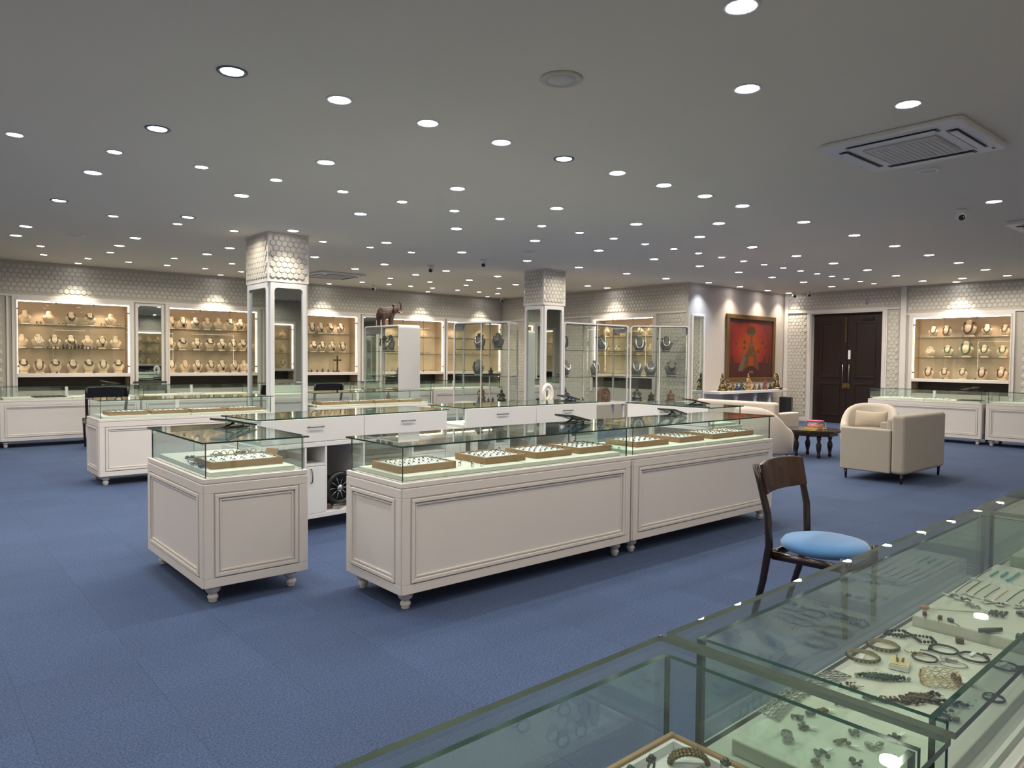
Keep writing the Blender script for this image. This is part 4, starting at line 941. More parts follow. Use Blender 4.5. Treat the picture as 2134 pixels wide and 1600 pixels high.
for a in (-0.5, 0.0, 0.4):
    g = G().lathe([(0.0002, 0), (0.011, 0.0003), (0.011, 0.0012), (0.0002, 0.0015)], 14, sx=1.5, sy=0.75); g.xf(Matrix.Translation((0.040, 0, 0.004)) @ Matrix.Rotation(a, 4, 'Z') @ Matrix.Translation((0.02, 0, 0))); g.obj('price_tag', 'tag', r)
brooch(1.555, 0.685, 0.8015, 'small brown stone brooch near the pale glass joint', 'brownbead', 14, 0.024, 0.016, -0.6, m2='pearl')
brooch(1.56, 0.60, 0.8015, 'long brown beaded bracelet closest to the glass joint', 'bronze', 60, 0.060, 0.010, -0.85, pin=False, cat='bracelet', name='bead_bracelet', m2='pearl')
brooch(1.61, 0.575, 0.8015, 'thick coiled dark brown bead bracelet above the long one', 'brownbead', 60, 0.034, 0.014, -0.7, pin=False, cat='bracelet', name='bead_bracelet')
brooch(1.635, 0.520, 0.8015, 'dark floral brooch near the rear glass', 'darkbead', 26, 0.036, 0.012, -0.9)
brooch(1.655, 0.555, 0.8015, 'dark leaf-shaped pendant beside the floral brooch', 'darkbead', 8, 0.014, 0.007, -0.9, cat='pendant', name='pendant')
brooch(1.575, 0.505, 0.8015, 'cluster of gold and clear ring charms at the rear glass', 'antique', 20, 0.026, 0.022, 0.0, pin=False, cat='ring', name='ring_cluster', m2='pearl')
bangle(1.735, 0.470, 0.8015, 0.020, 'oxid', 'small dark ring bangle half under the rear glass edge', 0.006, False, tagp=(0.01, 0.012, 0.3))
EG = [(1.335, 0.69, 'grey flower stud earring alone near the mesh band', 'oxid', 0.010, None), (1.31, 0.665, 'grey stud earring with a long tag, nearer the wooden tray', 'oxid', 0.011, (0.008, 0, -1.1)), (1.40, 0.672, 'small pale stud earring below the mesh band', 'antique', 0.009, (0.004, 0.01, -0.2)), (1.372, 0.682, 'tiny dark earring between two tagged studs', 'oxid', 0.007, None),
      (1.365, 0.59, 'grey cluster earring with a tag seen through the side pane', 'oxid', 0.013, (0.010, 0, -0.8)), (1.31, 0.592, 'gold cluster earring with a tag', 'antique', 0.014, (0.010, -0.005, -1.2)), (1.345, 0.545, 'wide openwork silver brooch behind the gold cluster', 'silver', 0.020, None), (1.405, 0.535, 'dark round earring with a tag toward the rear', 'oxid', 0.013, (0.010, 0, -0.4)),
      (1.245, 0.595, 'grey bow brooch with a tag at the bottom edge', 'oxid', 0.015, (0.010, 0, -1.0)), (1.21, 0.585, 'brownish cluster brooch at the bottom edge', 'antique', 0.013, None), (1.265, 0.545, 'dark stacked rings at the bottom edge', 'darkbead', 0.012, None), (1.315, 0.515, 'silver openwork pendant at the bottom edge', 'silver', 0.018, None),
      (1.47, 0.60, 'dark clip earring under the glass joint', 'oxid', 0.012, (0.01, 0.004, -0.3)), (1.46, 0.66, 'pair of grey stones with a white tag under the glass joint', 'oxid', 0.012, (0.01, 0, -0.5)), (1.49, 0.545, 'dark leaf brooch under the glass joint', 'darkbead', 0.014, None)]
for x, y, lab, m, s_, tp in EG: brooch(x, y, 0.8015, lab, m, 12, s_, s_ * 0.8, random.uniform(-1, 1), pin=False, cat='brooch' if 'brooch' in lab else ('pendant' if 'pendant' in lab else ('ring' if 'rings' in lab else 'earring')), tagp=tp, name='brooch' if 'brooch' in lab else ('pendant' if 'pendant' in lab else ('ring_cluster' if 'rings' in lab else 'earring')))
for k, (x, y, q) in enumerate(((1.243, 0.658, 0.3), (1.262, 0.672, 1.4))):
    bangle(x, y, 0.8015, 0.010, 'silver', ['plain silver ring lying flat beside another', 'silver ring with dark band, leaning on the plain one'][k], 0.008, False, rz=q)
# chains on the raised board
CH = [(2.35, 0.742, 2.52, 0.75, 'brownbead'), (2.38, 0.722, 2.53, 0.73, 'brownbead'), (2.37, 0.70, 2.53, 0.702, 'bronze'), (2.36, 0.672, 2.51, 0.673, 'brownbead'), (2.56, 0.752, 2.72, 0.755, 'bronze'), (2.37, 0.62, 2.55, 0.622, 'darkbead'), (2.36, 0.645, 2.50, 0.648, 'coral'), (2.38, 0.592, 2.56, 0.594, 'brownbead'), (2.38, 0.565, 2.56, 0.566, 'darkbead'), (2.40, 0.535, 2.57, 0.536, 'bronze'), (2.40, 0.505, 2.57, 0.507, 'brownbead')]
for k, (xa, ya, xb, yb, m) in enumerate(CH):
    r = beadloop(xa, ya, 0.8295, 'fine beaded chain bracelet, %s counted from the front glass on the raised board' % ORD[k], [(0, 0, 0), ((xb - xa) / 2, (yb - ya) / 2 + 0.002, 0), (xb - xa, yb - ya, 0)], m, 0.0017, 'bracelet', 'chain_bracelet', sp=2.7)
    r['group'] = 'chain bracelets on the raised board'
    add_tag(r, -0.004, 0.0, PI + random.uniform(-0.7, 0.5), 0.024); add_tag(r, -0.010, -0.008, PI + random.uniform(-0.4, 0.9), 0.020)
for k, (x, y, l) in enumerate(((2.62, 0.728, 0.08), (2.63, 0.702, 0.07), (2.60, 0.678, 0.13))):
    beadloop(x, y, 0.8295, 'turquoise bead strand, %s of three on the raised board' % ORD[k], [(0, 0, 0), (l, 0.001, 0)], 'turq', 0.004 if k != 1 else 0.0055, 'bracelet', 'bead_strand')
r = root('hair_pin', 'long hair pin with a coral stone head', 'hair pin', (2.13, 0.745, 0.8295), -0.9)
G().sphere((0, 0, 0.006), (0.013, 0.008, 0.006), 8).obj('stone', 'coral', r); G().tube([(0.01, 0, 0.003), (0.15, 0.0, 0.002)], 0.0012, 5).obj('pin', 'gold', r)
for k, (x, y, m, q, lab) in enumerate(((2.07, 0.728, 'brownbead', 0.4, 'short brown stick earring nearest the raised board edge'), (2.068, 0.690, 'brass', 0.2, 'short gold headed pin in the middle of the raised board'), (2.068, 0.665, 'oxid', 0.9, 'short grey headed pin beside the gold one'))):
    r = root('stick_pin', lab, 'pin', (x + 0.012, y, 0.8295), q); G().box(-0.007, 0.007, -0.005, 0.005, 0.0005, 0.009).obj('pin_head', m, r, bevel=0.001); G().tube([(-0.007, 0, 0.003), (-0.035, 0, 0.002)], 0.0011, 5).obj('pin', m, r)
r = root('pendant', 'small square brown stone pendant on the raised board', 'pendant', (2.022, 0.625, 0.8015), 0.4); G().box(-0.009, 0.009, -0.009, 0.009, 0, 0.012).obj('stone', 'brownbead', r, bevel=0.002)
r['label'] = 'small square brown stone pendant right below the raised board edge'
r = root('hair_clip', 'dark patterned hair clip lying on the raised board', 'hair clip', (2.075, 0.575, 0.8295), -0.6); G().loft([[(x, w_ * math.cos(2 * PI * k / 8), 0.006 + 0.006 * math.sin(2 * PI * k / 8)) for k in range(8)] for x, w_ in ((-0.03, 0.003), (-0.01, 0.008), (0.012, 0.006), (0.034, 0.002))]).obj('clip', 'oxid', r)
brooch(2.085, 0.505, 0.8295, 'grey leaf brooch at the right picture edge on the raised board', 'oxid', 30, 0.026, 0.018, 0.5)
brooch(2.235, 0.60, 0.8295, 'heap of silver clasps and dark pendants on the raised board', 'oxid', 26, 0.030, 0.018, -0.5, pin=False, cat='pendant', name='pendant_heap', m2='silver', tagp=(0.0, 0.02, 2.0))
brooch(2.285, 0.555, 0.8295, 'grey stone earrings on the raised board near the right edge', 'oxid', 22, 0.026, 0.018, -0.5, pin=False, cat='earring', name='earring_heap', m2='silver')
brooch(2.255, 0.665, 0.8295, 'tangle of white tags and silver clasps where chains end', 'silver', 12, 0.020, 0.02, 0, pin=False, cat='tag', name='tag_heap', tagp=(0.0, 0.0, 0.4))
for k, (x, y) in enumerate(((2.31, 0.735), (2.30, 0.70), (2.33, 0.655), (2.33, 0.62), (2.35, 0.585), (2.35, 0.53))):
    r = brooch(x, y, 0.8295, 'clasp with white tags, %s along the near ends of the chains' % ORD[k], 'oxid' if k % 2 else 'silver', 7, 0.012, 0.012, 0, pin=False, cat='tag', name='clasp_and_tags', tagp=(0.0, 0.006, 2.0 + 0.4 * k))
    add_tag(r, 0.0, -0.006, 3.6 - 0.3 * k, 0.026)
for k in range(7): brooch(3.06 + 0.11 * (k % 4), 0.66 + 0.06 * (k // 4), 0.8295, 'small grey stud earring, %s on the far board at the right edge' % ORD[k], 'oxid', 5, 0.008, 0.006, 0, pin=False, cat='earring', name='earring')

# near wooden tray with rings and a bracelet
tl = make_tray(0.50, 0.345, 0.066)(); remember(tl)
place(tl, (0.762, 0.569, 0.7995), T1, 'big wooden tray with white lining in the nearest counter', None)
for o in tl.children:
    if o.name.startswith('ring_pad'):
        me = G().box(-0.239, 0.239, -0.1618, 0.1618, 0.007, 0.046); o2 = me.obj('white_lining', 'pad', tl)
        bpy.data.objects.remove(o, do_unlink=True)
G().box(-0.2395, -0.232, -0.1620, 0.1620, 0.046, 0.061).box(0.232, 0.2395, -0.1620, 0.1620, 0.046, 0.061).box(-0.232, 0.232, -0.1620, -0.1545, 0.046, 0.061).box(-0.232, 0.232, 0.1545, 0.1620, 0.046, 0.061).obj('lining_wall', 'pad', tl)
r = root('bracelet', 'openwork gold leaf bracelet on a white square pad in the wooden tray', 'bracelet', (0.955, 0.672, 0.8460), -0.75)
G().box(-0.030, 0.030, -0.022, 0.022, 0.0, 0.012).obj('pad', 'pad', r, bevel=0.003)
g = G()
for k in range(15):
    a = PI * (k + 0.5) / 15
    for j in (-1, 0, 1): g.sphere((0.030 * math.cos(a), j * 0.008 * math.sin(a) ** 0.5, 0.013 + 0.020 * math.sin(a)), (0.0048, 0.0048, 0.003), 6)
g.obj('leaf_band', 'antique', r)
for k, (x, y, q, m, lab) in enumerate(((0.893, 0.698, 0.2, 'oxid', 'tall dark ring on a clear holder left of the leaf bracelet'), (0.975, 0.618, 1.2, 'silver', 'silver ring with square dark top right of the leaf bracelet'), (0.925, 0.628, 0.7, 'darkbead', 'black ring cut by the picture bottom edge, middle one'), (0.845, 0.70, 0.3, 'darkbead', 'black ring cut by the picture bottom edge, left one'), (0.985, 0.565, 1.2, 'darkbead', 'black domed ring at the bottom edge, right one'), (0.83, 0.62, 0.5, 'oxid', 'dark ring in the tray just below the picture'), (0.90, 0.54, 0.9, 'silver', 'silver ring in the tray below the picture, near the rear'))):
    r = root('ring', lab, 'ring', (x, y, 0.8460), q)
    G().tube([(0.011 * math.sin(2 * PI * j / 18), 0, 0.019 + 0.011 * math.cos(2 * PI * j / 18)) for j in range(18)], 0.0022, 6, closed=True).obj('hoop', m, r)
    G().box(-0.007, 0.007, -0.006, 0.006, 0.029, 0.035).sphere((0, 0, 0.036), (0.006, 0.005, 0.004), 8).obj('ring_top', 'oxid', r, bevel=0.001)
    G().box(-0.006, 0.006, -0.005, 0.005, 0.0, 0.0095).obj('holder', 'glass_v', r)

# ---------------------------------------------------------------- chairs
def make_chair(seatm, woodm, crestm):
    def f():
        r = root('side_chair', '', 'chair')
        for sx in (-1, 1):
            G().tube([(sx * 0.225, 0.315, 0.0), (sx * 0.24, 0.255, 0.22), (sx * 0.252, 0.215, 0.44), (sx * 0.258, 0.225, 0.62), (sx * 0.268, 0.27, 0.80), (sx * 0.274, 0.30, 0.905)], [0.017, 0.021, 0.023, 0.022, 0.020, 0.018], 8).obj('rear_leg', woodm, r)
            G().tube([(sx * 0.205, -0.205, 0.0), (sx * 0.215, -0.20, 0.25), (sx * 0.222, -0.195, 0.44)], [0.014, 0.018, 0.022], 8).obj('front_leg', woodm, r)
            G().tube([(sx * 0.238, 0.20, 0.385), (sx * 0.225, -0.18, 0.385)], 0.016, 6, flat=1.6).obj('side_rail', woodm, r)
        G().tube([(-0.21, -0.195, 0.385), (-0.07, -0.21, 0.365), (0.07, -0.21, 0.365), (0.21, -0.195, 0.385)], 0.016, 6, flat=1.6).obj('front_rail', woodm, r)
        G().tube([(-0.235, 0.215, 0.385), (0.235, 0.215, 0.385)], 0.016, 6, flat=1.5).obj('rear_rail', woodm, r)
        secs = []
        for k in range(11):
            q = -1 + 0.2 * k; x = 0.262 * q; yb = 0.235 + 0.045 * (1 - q * q); z0 = 0.735; z1 = 0.905 + 0.015 * (1 - q * q)
            secs.append([(x, yb - 0.012, z0), (x, yb + 0.010, z0), (x, yb + 0.045, z1), (x, yb + 0.028, z1 + 0.004), (x, yb + 0.020, z1)])
        G().loft(secs, smooth=False).obj('crest_rail', crestm, r, bevel=0.004, recalc=True)
        prof = [(0.10, 0.405), (0.21, 0.408), (0.238, 0.425), (0.242, 0.445), (0.225, 0.468), (0.17, 0.483), (0.09, 0.490), (0.02, 0.491)]
        G().lathe(prof, 36).obj('seat_cushion', seatm, r)
        return r
    return f
make('chair_blue', make_chair('bluevelvet', 'blackwood', 'crestwood'), (4.10, 1.975, 0), 0.06, 'dark wooden chair with round blue velvet seat and striped crest rail')
BC = 'dark chairs behind the far counters'
for x, y, rz, lab in ((2.64, 13.35, PI, 'black chair whose backrest shows above the left counter'), (5.23, 13.4, PI, 'black chair seen beside the left edge of the left column'), (6.52, 13.4, PI, 'black chair seen just right of the left column'), (4.0, 15.6, 0.0, 'dark chair in the staff aisle below the leftmost niche')):
    make('chair_black', make_chair('blackfab', 'blackwood', 'black'), (x, y, 0), rz, lab, BC).scale = (1.09, 1.09, 1.09)

# ---------------------------------------------------------------- black folding mirrors on the glass tops
def make_fm():
    r = root('folding_mirror', '', 'tabletop mirror')
    mt = Matrix.Translation((0, 0, 0.045)) @ Matrix.Rotation(0.20, 4, 'Y')
    G().box(-0.14, 0.14, -0.085, 0.085, -0.007, 0.007).xf(mt).obj('mirror_case', 'black', r, bevel=0.003)
    G().box(-0.12, 0.12, -0.068, 0.068, -0.0085, -0.0072).xf(mt).obj('mirror_glass', 'mirror', r)
    G().box(-0.125, -0.09, -0.06, 0.06, 0.001, 0.009).obj('foot', 'black', r, bevel=0.002)
    G().tube([(-0.10, 0, 0.008), (0.0, 0, 0.036)], 0.008, 6).tube([(-0.10, -0.05, 0.006), (0.12, -0.03, 0.006)], 0.006, 6).tube([(-0.10, 0.05, 0.006), (0.12, 0.03, 0.006)], 0.006, 6).obj('stand', 'black', r)
    return r
for x, y, rz, lab in ((1.86, 5.22, 0.4, 'black folding mirror on the small front counter'), (4.17, 4.10, 0.2, 'black folding mirror on the left front counter near its right end'), (5.45, 4.08, 0.2, 'black folding mirror on the right front counter'), (7.05, 4.95, -0.3, 'black folding mirror on the short counter at the island end'), (6.38, 6.35, 0.2, 'black folding mirror on the drawer counter before the right column'),
                      (15.5, 4.75, 1.4, 'black folding mirror on the counter by the rightmost niche'), (2.95, 14.35, 0.2, 'black folding mirror on the far counter under the leftmost niche')):
    make('fm', make_fm, (x, y, 0.991), rz, lab, 'black folding mirrors on the counters')

# ---------------------------------------------------------------- tall glass showcases on white stands
def make_showcase(W, D, H, z0, n, white_end):
    r = root('glass_showcase', '', 'glass showcase'); w_, t = W / 2, 0.028
    def arch(g, y0, y1, x0, x1, z0_, z1, rad, th):
        inn = []; out = []
        for cx, sg, a0 in ((x1 - rad, 1, 0.0), (x0 + rad, -1, PI / 2)):
            for k in range(7):
                a = a0 + PI / 2 * k / 6; out.append((cx + rad * math.cos(a), z1 - rad + rad * math.sin(a))); inn.append((cx + (rad - th) * math.cos(a), z1 - rad + (rad - th) * math.sin(a)))
        out = [(x1, z0_)] + out + [(x0, z0_)]; inn = [(x1 - th, z0_)] + inn + [(x0 + th, z0_)]
        m_ = len(out)
        vs = [(a, y0, b) for a, b in out] + [(a, y0, b) for a, b in inn] + [(a, y1, b) for a, b in out] + [(a, y1, b) for a, b in inn]; fs = []
        for k in range(m_ - 1): fs += [(k, k + 1, m_ + k + 1, m_ + k), (2 * m_ + k + 1, 2 * m_ + k, 3 * m_ + k, 3 * m_ + k + 1), (k + 1, k, 2 * m_ + k, 2 * m_ + k + 1), (m_ + k, m_ + k + 1, 3 * m_ + k + 1, 3 * m_ + k)]
        fs += [(0, m_, 3 * m_, 2 * m_), (m_ - 1, 3 * m_ - 1, 4 * m_ - 1, 2 * m_ - 1)]
        return g.add(vs, fs)
    g = arch(G(), 0.0, t, -w_, w_, z0 + 0.05, H, 0.075, t); arch(g, D - t, D, -w_, w_, z0 + 0.05, H, 0.075, t)
    g.obj('arched_frame', 'white_cool', r, recalc=True)
    g = arch(G(), t, D - t, -w_, w_, H - 0.16, H, 0.075, 0.012); g.obj('top_panel', 'white_cool', r, recalc=True)
    G().box(-w_, w_, 0, D, z0, z0 + 0.05).obj('base', 'white_cool', r, bevel=0.004)
    G().box(-0.012, 0.012, 0.004, 0.03, z0 + 0.05, H - t).box(-0.012, 0.012, D - 0.03, D - 0.004, z0 + 0.05, H - t).obj('center_post', 'white_cool', r)
    for sx in (-1, 1):
        a, b = sorted((sx * 0.014, sx * (w_ - t - 0.004)))
        G().pane(a, b, 0.010, 0.016, z0 + 0.055, H - t - 0.004).obj('glass_door', ['glass_v', 'edge'], r)
        G().pane(a, b, D - 0.016, D - 0.010, z0 + 0.055, H - t - 0.004).obj('rear_pane', ['glass_v', 'edge'], r)
        G().box(sx * 0.05 - 0.012, sx * 0.05 + 0.012, -0.004, 0.010, H - 0.30, H - 0.27).obj('door_lock', 'black', r)
        if white_end and sx > 0: G().box(w_ - t, w_, t, D - t, z0 + 0.05, H - 0.16).obj('end_panel', 'white_cool', r)
        else: G().pane(sx * (w_ - 0.008) - 0.003, sx * (w_ - 0.008) + 0.003, t, D - t, z0 + 0.055, H - 0.16).obj('end_pane', ['glass', 'edge'], r)
    for k in range(1, n):
        z = z0 + 0.05 + (H - z0 - 0.08) * k / n
        for sx in (-1, 1):
            a, b = sorted((sx * 0.014, sx * (w_ - t - 0.004))); G().pane(a, b, 0.035, D - 0.035, z - 0.004, z + 0.004).obj('shelf', ['glass_v', 'edge'], r)
    for sx in (-1, 1):
        for yy in (0.06, D - 0.06): G().box(sx * (w_ - 0.07) - 0.022, sx * (w_ - 0.07) + 0.022, yy - 0.022, yy + 0.022, 0, z0).obj('leg', 'white_cool', r, bevel=0.003)
    return r
SHOW = []
def showcase(x, y, rz, W, D, H, lab, white_end=False, z0=0.56):
    o = make_showcase(W, D, H, z0, 3, white_end); remember(o); place(o, (x, y, 0), rz, lab, 'tall glass showcases'); SHOW.append(((x, y, z0 + 0.05), rz, (H - z0 - 0.08) / 3)); return o
showcase(7.745, 13.2, -PI / 2, 1.40, 0.50, 2.18, 'tall glass showcase with white end panel and an elephant on top', True)
showcase(9.12, 11.6, -67.4 * DEG, 1.30, 0.40, 2.26, 'tall glass showcase just left of the right column')
showcase(11.18, 10.3, 0, 1.95, 0.42, 2.26, 'tall glass showcase right of the right column, left of a similar one')
showcase(12.66, 9.84, -45.2 * DEG, 1.26, 0.33, 2.26, 'rightmost tall glass showcase, beside the painting wall')
def in_show(k, x, y, lv):
    (lx, ly, lz), rz, st = SHOW[k]; c, s_ = math.cos(rz), math.sin(rz)
    return (lx + x * c - y * s_, ly + x * s_ + y * c, lz + st * lv + (0.006 if lv else 0.001))
SNAME = ['elephant showcase', 'showcase left of the right column', 'showcase right of the right column', 'rightmost showcase']
def sbust(k, x, y, lv, kind, m, where, sc=1.28, bm='bust_grey'):
    loc = in_show(k, x, y, lv); rz = SHOW[k][1]
    w_ = '%s, %s' % (where.replace('on the ', 'on ').replace(' at ', ' '), SNAME[k])
    b = make(('bust', bm), make_bust(bm), loc, rz, '%s necklace bust %s' % ('grey' if bm == 'bust_grey' else 'cream', w_), 'necklace busts'); b.scale = (sc, sc, sc)
    n = make(('neck', kind, m), make_necklace(kind, m), loc, rz, '%s %s %s' % (MW[m], KW[kind], w_), 'necklaces on busts'); n.scale = (sc, sc, sc)
sbust(0, -0.05, 0.25, 2, 'bib', 'brightsilver', 'on the top shelf left of center'); sbust(0, 0.42, 0.25, 2, 'long', 'brightsilver', 'on the top shelf at right')
sbust(0, -0.40, 0.30, 2, 'beads', 'oxid', 'on the top shelf at far left')
sbust(1, -0.15, 0.20, 2, 'beads', 'brightsilver', 'on the top shelf left'); sbust(1, 0.28, 0.20, 2, 'bib', 'oxid', 'on the top shelf right'); sbust(1, -0.18, 0.2, 1, 'long', 'oxid', 'on the middle shelf')
sbust(2, -0.80, 0.20, 2, 'long', 'oxid', 'on the top shelf at left'); sbust(2, 0.42, 0.24, 2, 'bib', 'brightsilver', 'on the top shelf at right'); sbust(2, -0.72, 0.2, 1, 'bib', 'brightsilver', 'on the middle shelf at left'); sbust(2, 0.16, 0.2, 1, 'beads', 'brightsilver', 'on the middle shelf at center')
sbust(3, -0.42, 0.18, 2, 'long', 'brightsilver', 'on the top shelf at left'); sbust(3, 0.16, 0.18, 2, 'beads', 'brightsilver', 'on the top shelf at center'); sbust(3, -0.47, 0.18, 1, 'beads', 'brightsilver', 'on the middle shelf at left'); sbust(3, -0.17, 0.18, 1, 'bib', 'brightsilver', 'on the middle shelf at post'); sbust(3, 0.28, 0.18, 1, 'bib', 'oxid', 'on the middle shelf at right', 1.35)
FG = 'figures inside the tall showcases'
def sfig(k, x, y, lv, m, h, tall, lab): fig(m, h * 1.3, tall, in_show(k, x, y, lv), SHOW[k][1], lab + ', ' + SNAME[k], FG)
sfig(0, 0.35, 0.2, 1, 'oxid', 0.15, False, 'grey seated figure on the middle shelf'); sfig(0, 0.45, 0.3, 0, 'darkbead', 0.16, False, 'dark seated figure on the bottom level'); sfig(0, -0.2, 0.3, 0, 'stone', 0.14, False, 'brown figure on the bottom level')
sfig(1, 0.12, 0.12, 0, 'black', 0.09, True, 'tiny black figure left of its twin'); sfig(1, 0.22, 0.12, 0, 'black', 0.10, True, 'tiny black figure right of its twin'); sfig(1, 0.38, 0.2, 0, 'darkbead', 0.22, False, 'black seated figure on the bottom level'); sfig(1, 0.1, 0.25, 1, 'darkbead', 0.14, False, 'black low figure on the middle shelf'); sfig(1, -0.1, 0.22, 0, 'stone', 0.30, True, 'tall brown figure on the bottom level')
sfig(2, -0.74, 0.2, 0, 'oxid', 0.26, False, 'dark seated figure on the bottom level at left'); sfig(2, -0.26, 0.15, 0, 'black', 0.10, True, 'tiny dark figure on the bottom level'); sfig(2, -0.12, 0.12, 1, 'silver', 0.10, True, 'small silver figure on the middle shelf')
sfig(3, -0.46, 0.165, 0, 'oxid', 0.24, False, 'dark figure at the left of the bottom level'); sfig(3, -0.15, 0.16, 0, 'carved', 0.16, False, 'dark carved lying figure on the bottom level'); sfig(3, 0.28, 0.2, 0, 'stone', 0.20, False, 'carved brown block figure at right on the bottom level')
r = root('carved_relief', 'big round brown stone carving on the bottom level, showcase right of the right column', 'carving', in_show(2, 0.44, 0.21, 0), SHOW[2][1])
q = [(0.17 * math.cos(PI * k / 14), 0.15 + 0.17 * math.sin(PI * k / 14)) for k in range(15)]
G().prism([(-0.17, 0.0), (0.17, 0.0)] + q, -0.05, 0.05, 'y').obj('stone_block', 'stone', r, bevel=0.01, recalc=True)
g = G()
for k in range(9): a = PI * (k + 0.5) / 9; g.sphere((0.135 * math.cos(a), -0.05, 0.15 + 0.135 * math.sin(a)), (0.022, 0.016, 0.022), 8)
g.sphere((0, -0.055, 0.10), (0.06, 0.03, 0.075), 10).sphere((0, -0.06, 0.20), (0.032, 0.025, 0.038), 10)
for sx in (-1, 1): g.tube([(sx * 0.05, -0.055, 0.15), (sx * 0.10, -0.07, 0.09), (sx * 0.03, -0.08, 0.06)], 0.016, 6).sphere((sx * 0.06, -0.06, 0.035), (0.06, 0.03, 0.024), 8)
g.obj('carved_figure', 'stone', r)
for k, (i, x, lv, lab) in enumerate(((2, -0.36, 2, 'small silver cuff on the top shelf'), (2, 0.62, 1, 'grey jewellery pieces on the middle shelf'), (3, 0.47, 1, 'small silver earrings on the middle shelf'), (0, -0.3, 1, 'low dark jewellery pieces on the middle shelf'), (2, -0.02, 1, 'silver hoop on the middle shelf'))):
    p_ = in_show(i, x, 0.2, lv); brooch(p_[0], p_[1], p_[2], lab + ', ' + SNAME[i], 'oxid' if k % 2 else 'silver', 26, 0.08, 0.05, SHOW[i][1], pin=False, cat='jewellery', name='jewellery_group')

# white spiral ornament seen right of the column foot
r = root('spiral_ornament', 'white curled ornament standing behind the drawer counter at the right column', 'ornament', (6.58, 6.95, 0.0))
G().lathe([(0.10, 0), (0.11, 0.02), (0.05, 0.05), (0.035, 0.4), (0.06, 0.86), (0.12, 0.90), (0.12, 0.92)], 16).obj('pedestal', 'white_cool', r)
G().tube([(0.09 * (1 - 0.028 * k) * math.cos(0.42 * k - 1.2), 0, 1.06 + 0.13 * (1 - 0.028 * k) * math.sin(0.42 * k - 1.2)) for k in range(24)], [0.032 - 0.0008 * k for k in range(24)], 8).obj('spiral', 'white', r)

# ---------------------------------------------------------------- elephant (one continuous carved figure)
e = root('elephant_statue', 'dark brown carved elephant with raised trunk on top of a showcase', 'statue', (7.93, 13.27, 2.181), 0.02)
g = G()
g.loft([[(x, w_ * math.cos(2 * PI * k / 14), zc + hh * math.sin(2 * PI * k / 14)) for k in range(14)] for x, w_, hh, zc in ((-0.235, 0.02, 0.03, 0.27), (-0.22, 0.07, 0.085, 0.26), (-0.17, 0.105, 0.125, 0.255), (-0.08, 0.12, 0.135, 0.26), (0.02, 0.115, 0.13, 0.275), (0.10, 0.095, 0.125, 0.30), (0.15, 0.06, 0.09, 0.32), (0.17, 0.02, 0.04, 0.33))])
g.sphere((0.20, 0, 0.365), (0.085, 0.075, 0.095), 14).sphere((0.17, 0, 0.44), (0.05, 0.055, 0.04), 12)
g.tube([(0.24, 0, 0.34), (0.31, 0, 0.315), (0.345, 0, 0.35), (0.350, 0, 0.42), (0.335, 0, 0.49), (0.30, 0, 0.53)], [0.045, 0.036, 0.030, 0.026, 0.021, 0.018], 10)
for sx, sy, bx_ in ((0.09, 0.062, 0.02), (0.09, -0.062, -0.02), (-0.155, 0.065, -0.015), (-0.155, -0.065, 0.02)):
    g.tube([(sx, sy, 0.27), (sx + bx_, sy, 0.14), (sx + bx_ * 1.2, sy, 0.04), (sx + bx_ * 1.2, sy, 0.002)], [0.056, 0.044, 0.040, 0.046], 10)
g.tube([(-0.225, 0, 0.31), (-0.262, 0, 0.24), (-0.265, 0, 0.15)], [0.016, 0.011, 0.009], 8).sphere((-0.265, 0, 0.13), (0.013, 0.013, 0.026), 8)
e.scale = (0.98, 0.98, 0.98)
o = g.obj('body', 'carved', e); rm = o.modifiers.new('remesh', 'REMESH'); rm.mode = 'VOXEL'; rm.voxel_size = 0.008; rm.use_smooth_shade = True
sm = o.modifiers.new('smooth', 'SMOOTH'); sm.iterations = 4
for sy in (-1, 1):
    g = G().loft([[(0.165 + 0.018 * k_, sy * (0.065 + d * 0.045), z + 0.003 * k_) for k_, d, z in ((0, 0, 0.42), (-3, 1, 0.44), (-5.2, 1.25, 0.36), (-4.0, 1.1, 0.27), (-1.0, 0.5, 0.25), (1, 0.1, 0.32))], [(0.165 + 0.018 * k_, sy * (0.075 + d * 0.045), z + 0.003 * k_) for k_, d, z in ((0, 0, 0.42), (-3, 1, 0.44), (-5.2, 1.25, 0.36), (-4.0, 1.1, 0.27), (-1.0, 0.5, 0.25), (1, 0.1, 0.32))]])
    g.obj('ear', 'carved', e, recalc=True)
    G().tube([(0.255, sy * 0.045, 0.325), (0.31, sy * 0.055, 0.30), (0.355, sy * 0.05, 0.31)], [0.011, 0.008, 0.003], 8).obj('tusk', 'bust', e)

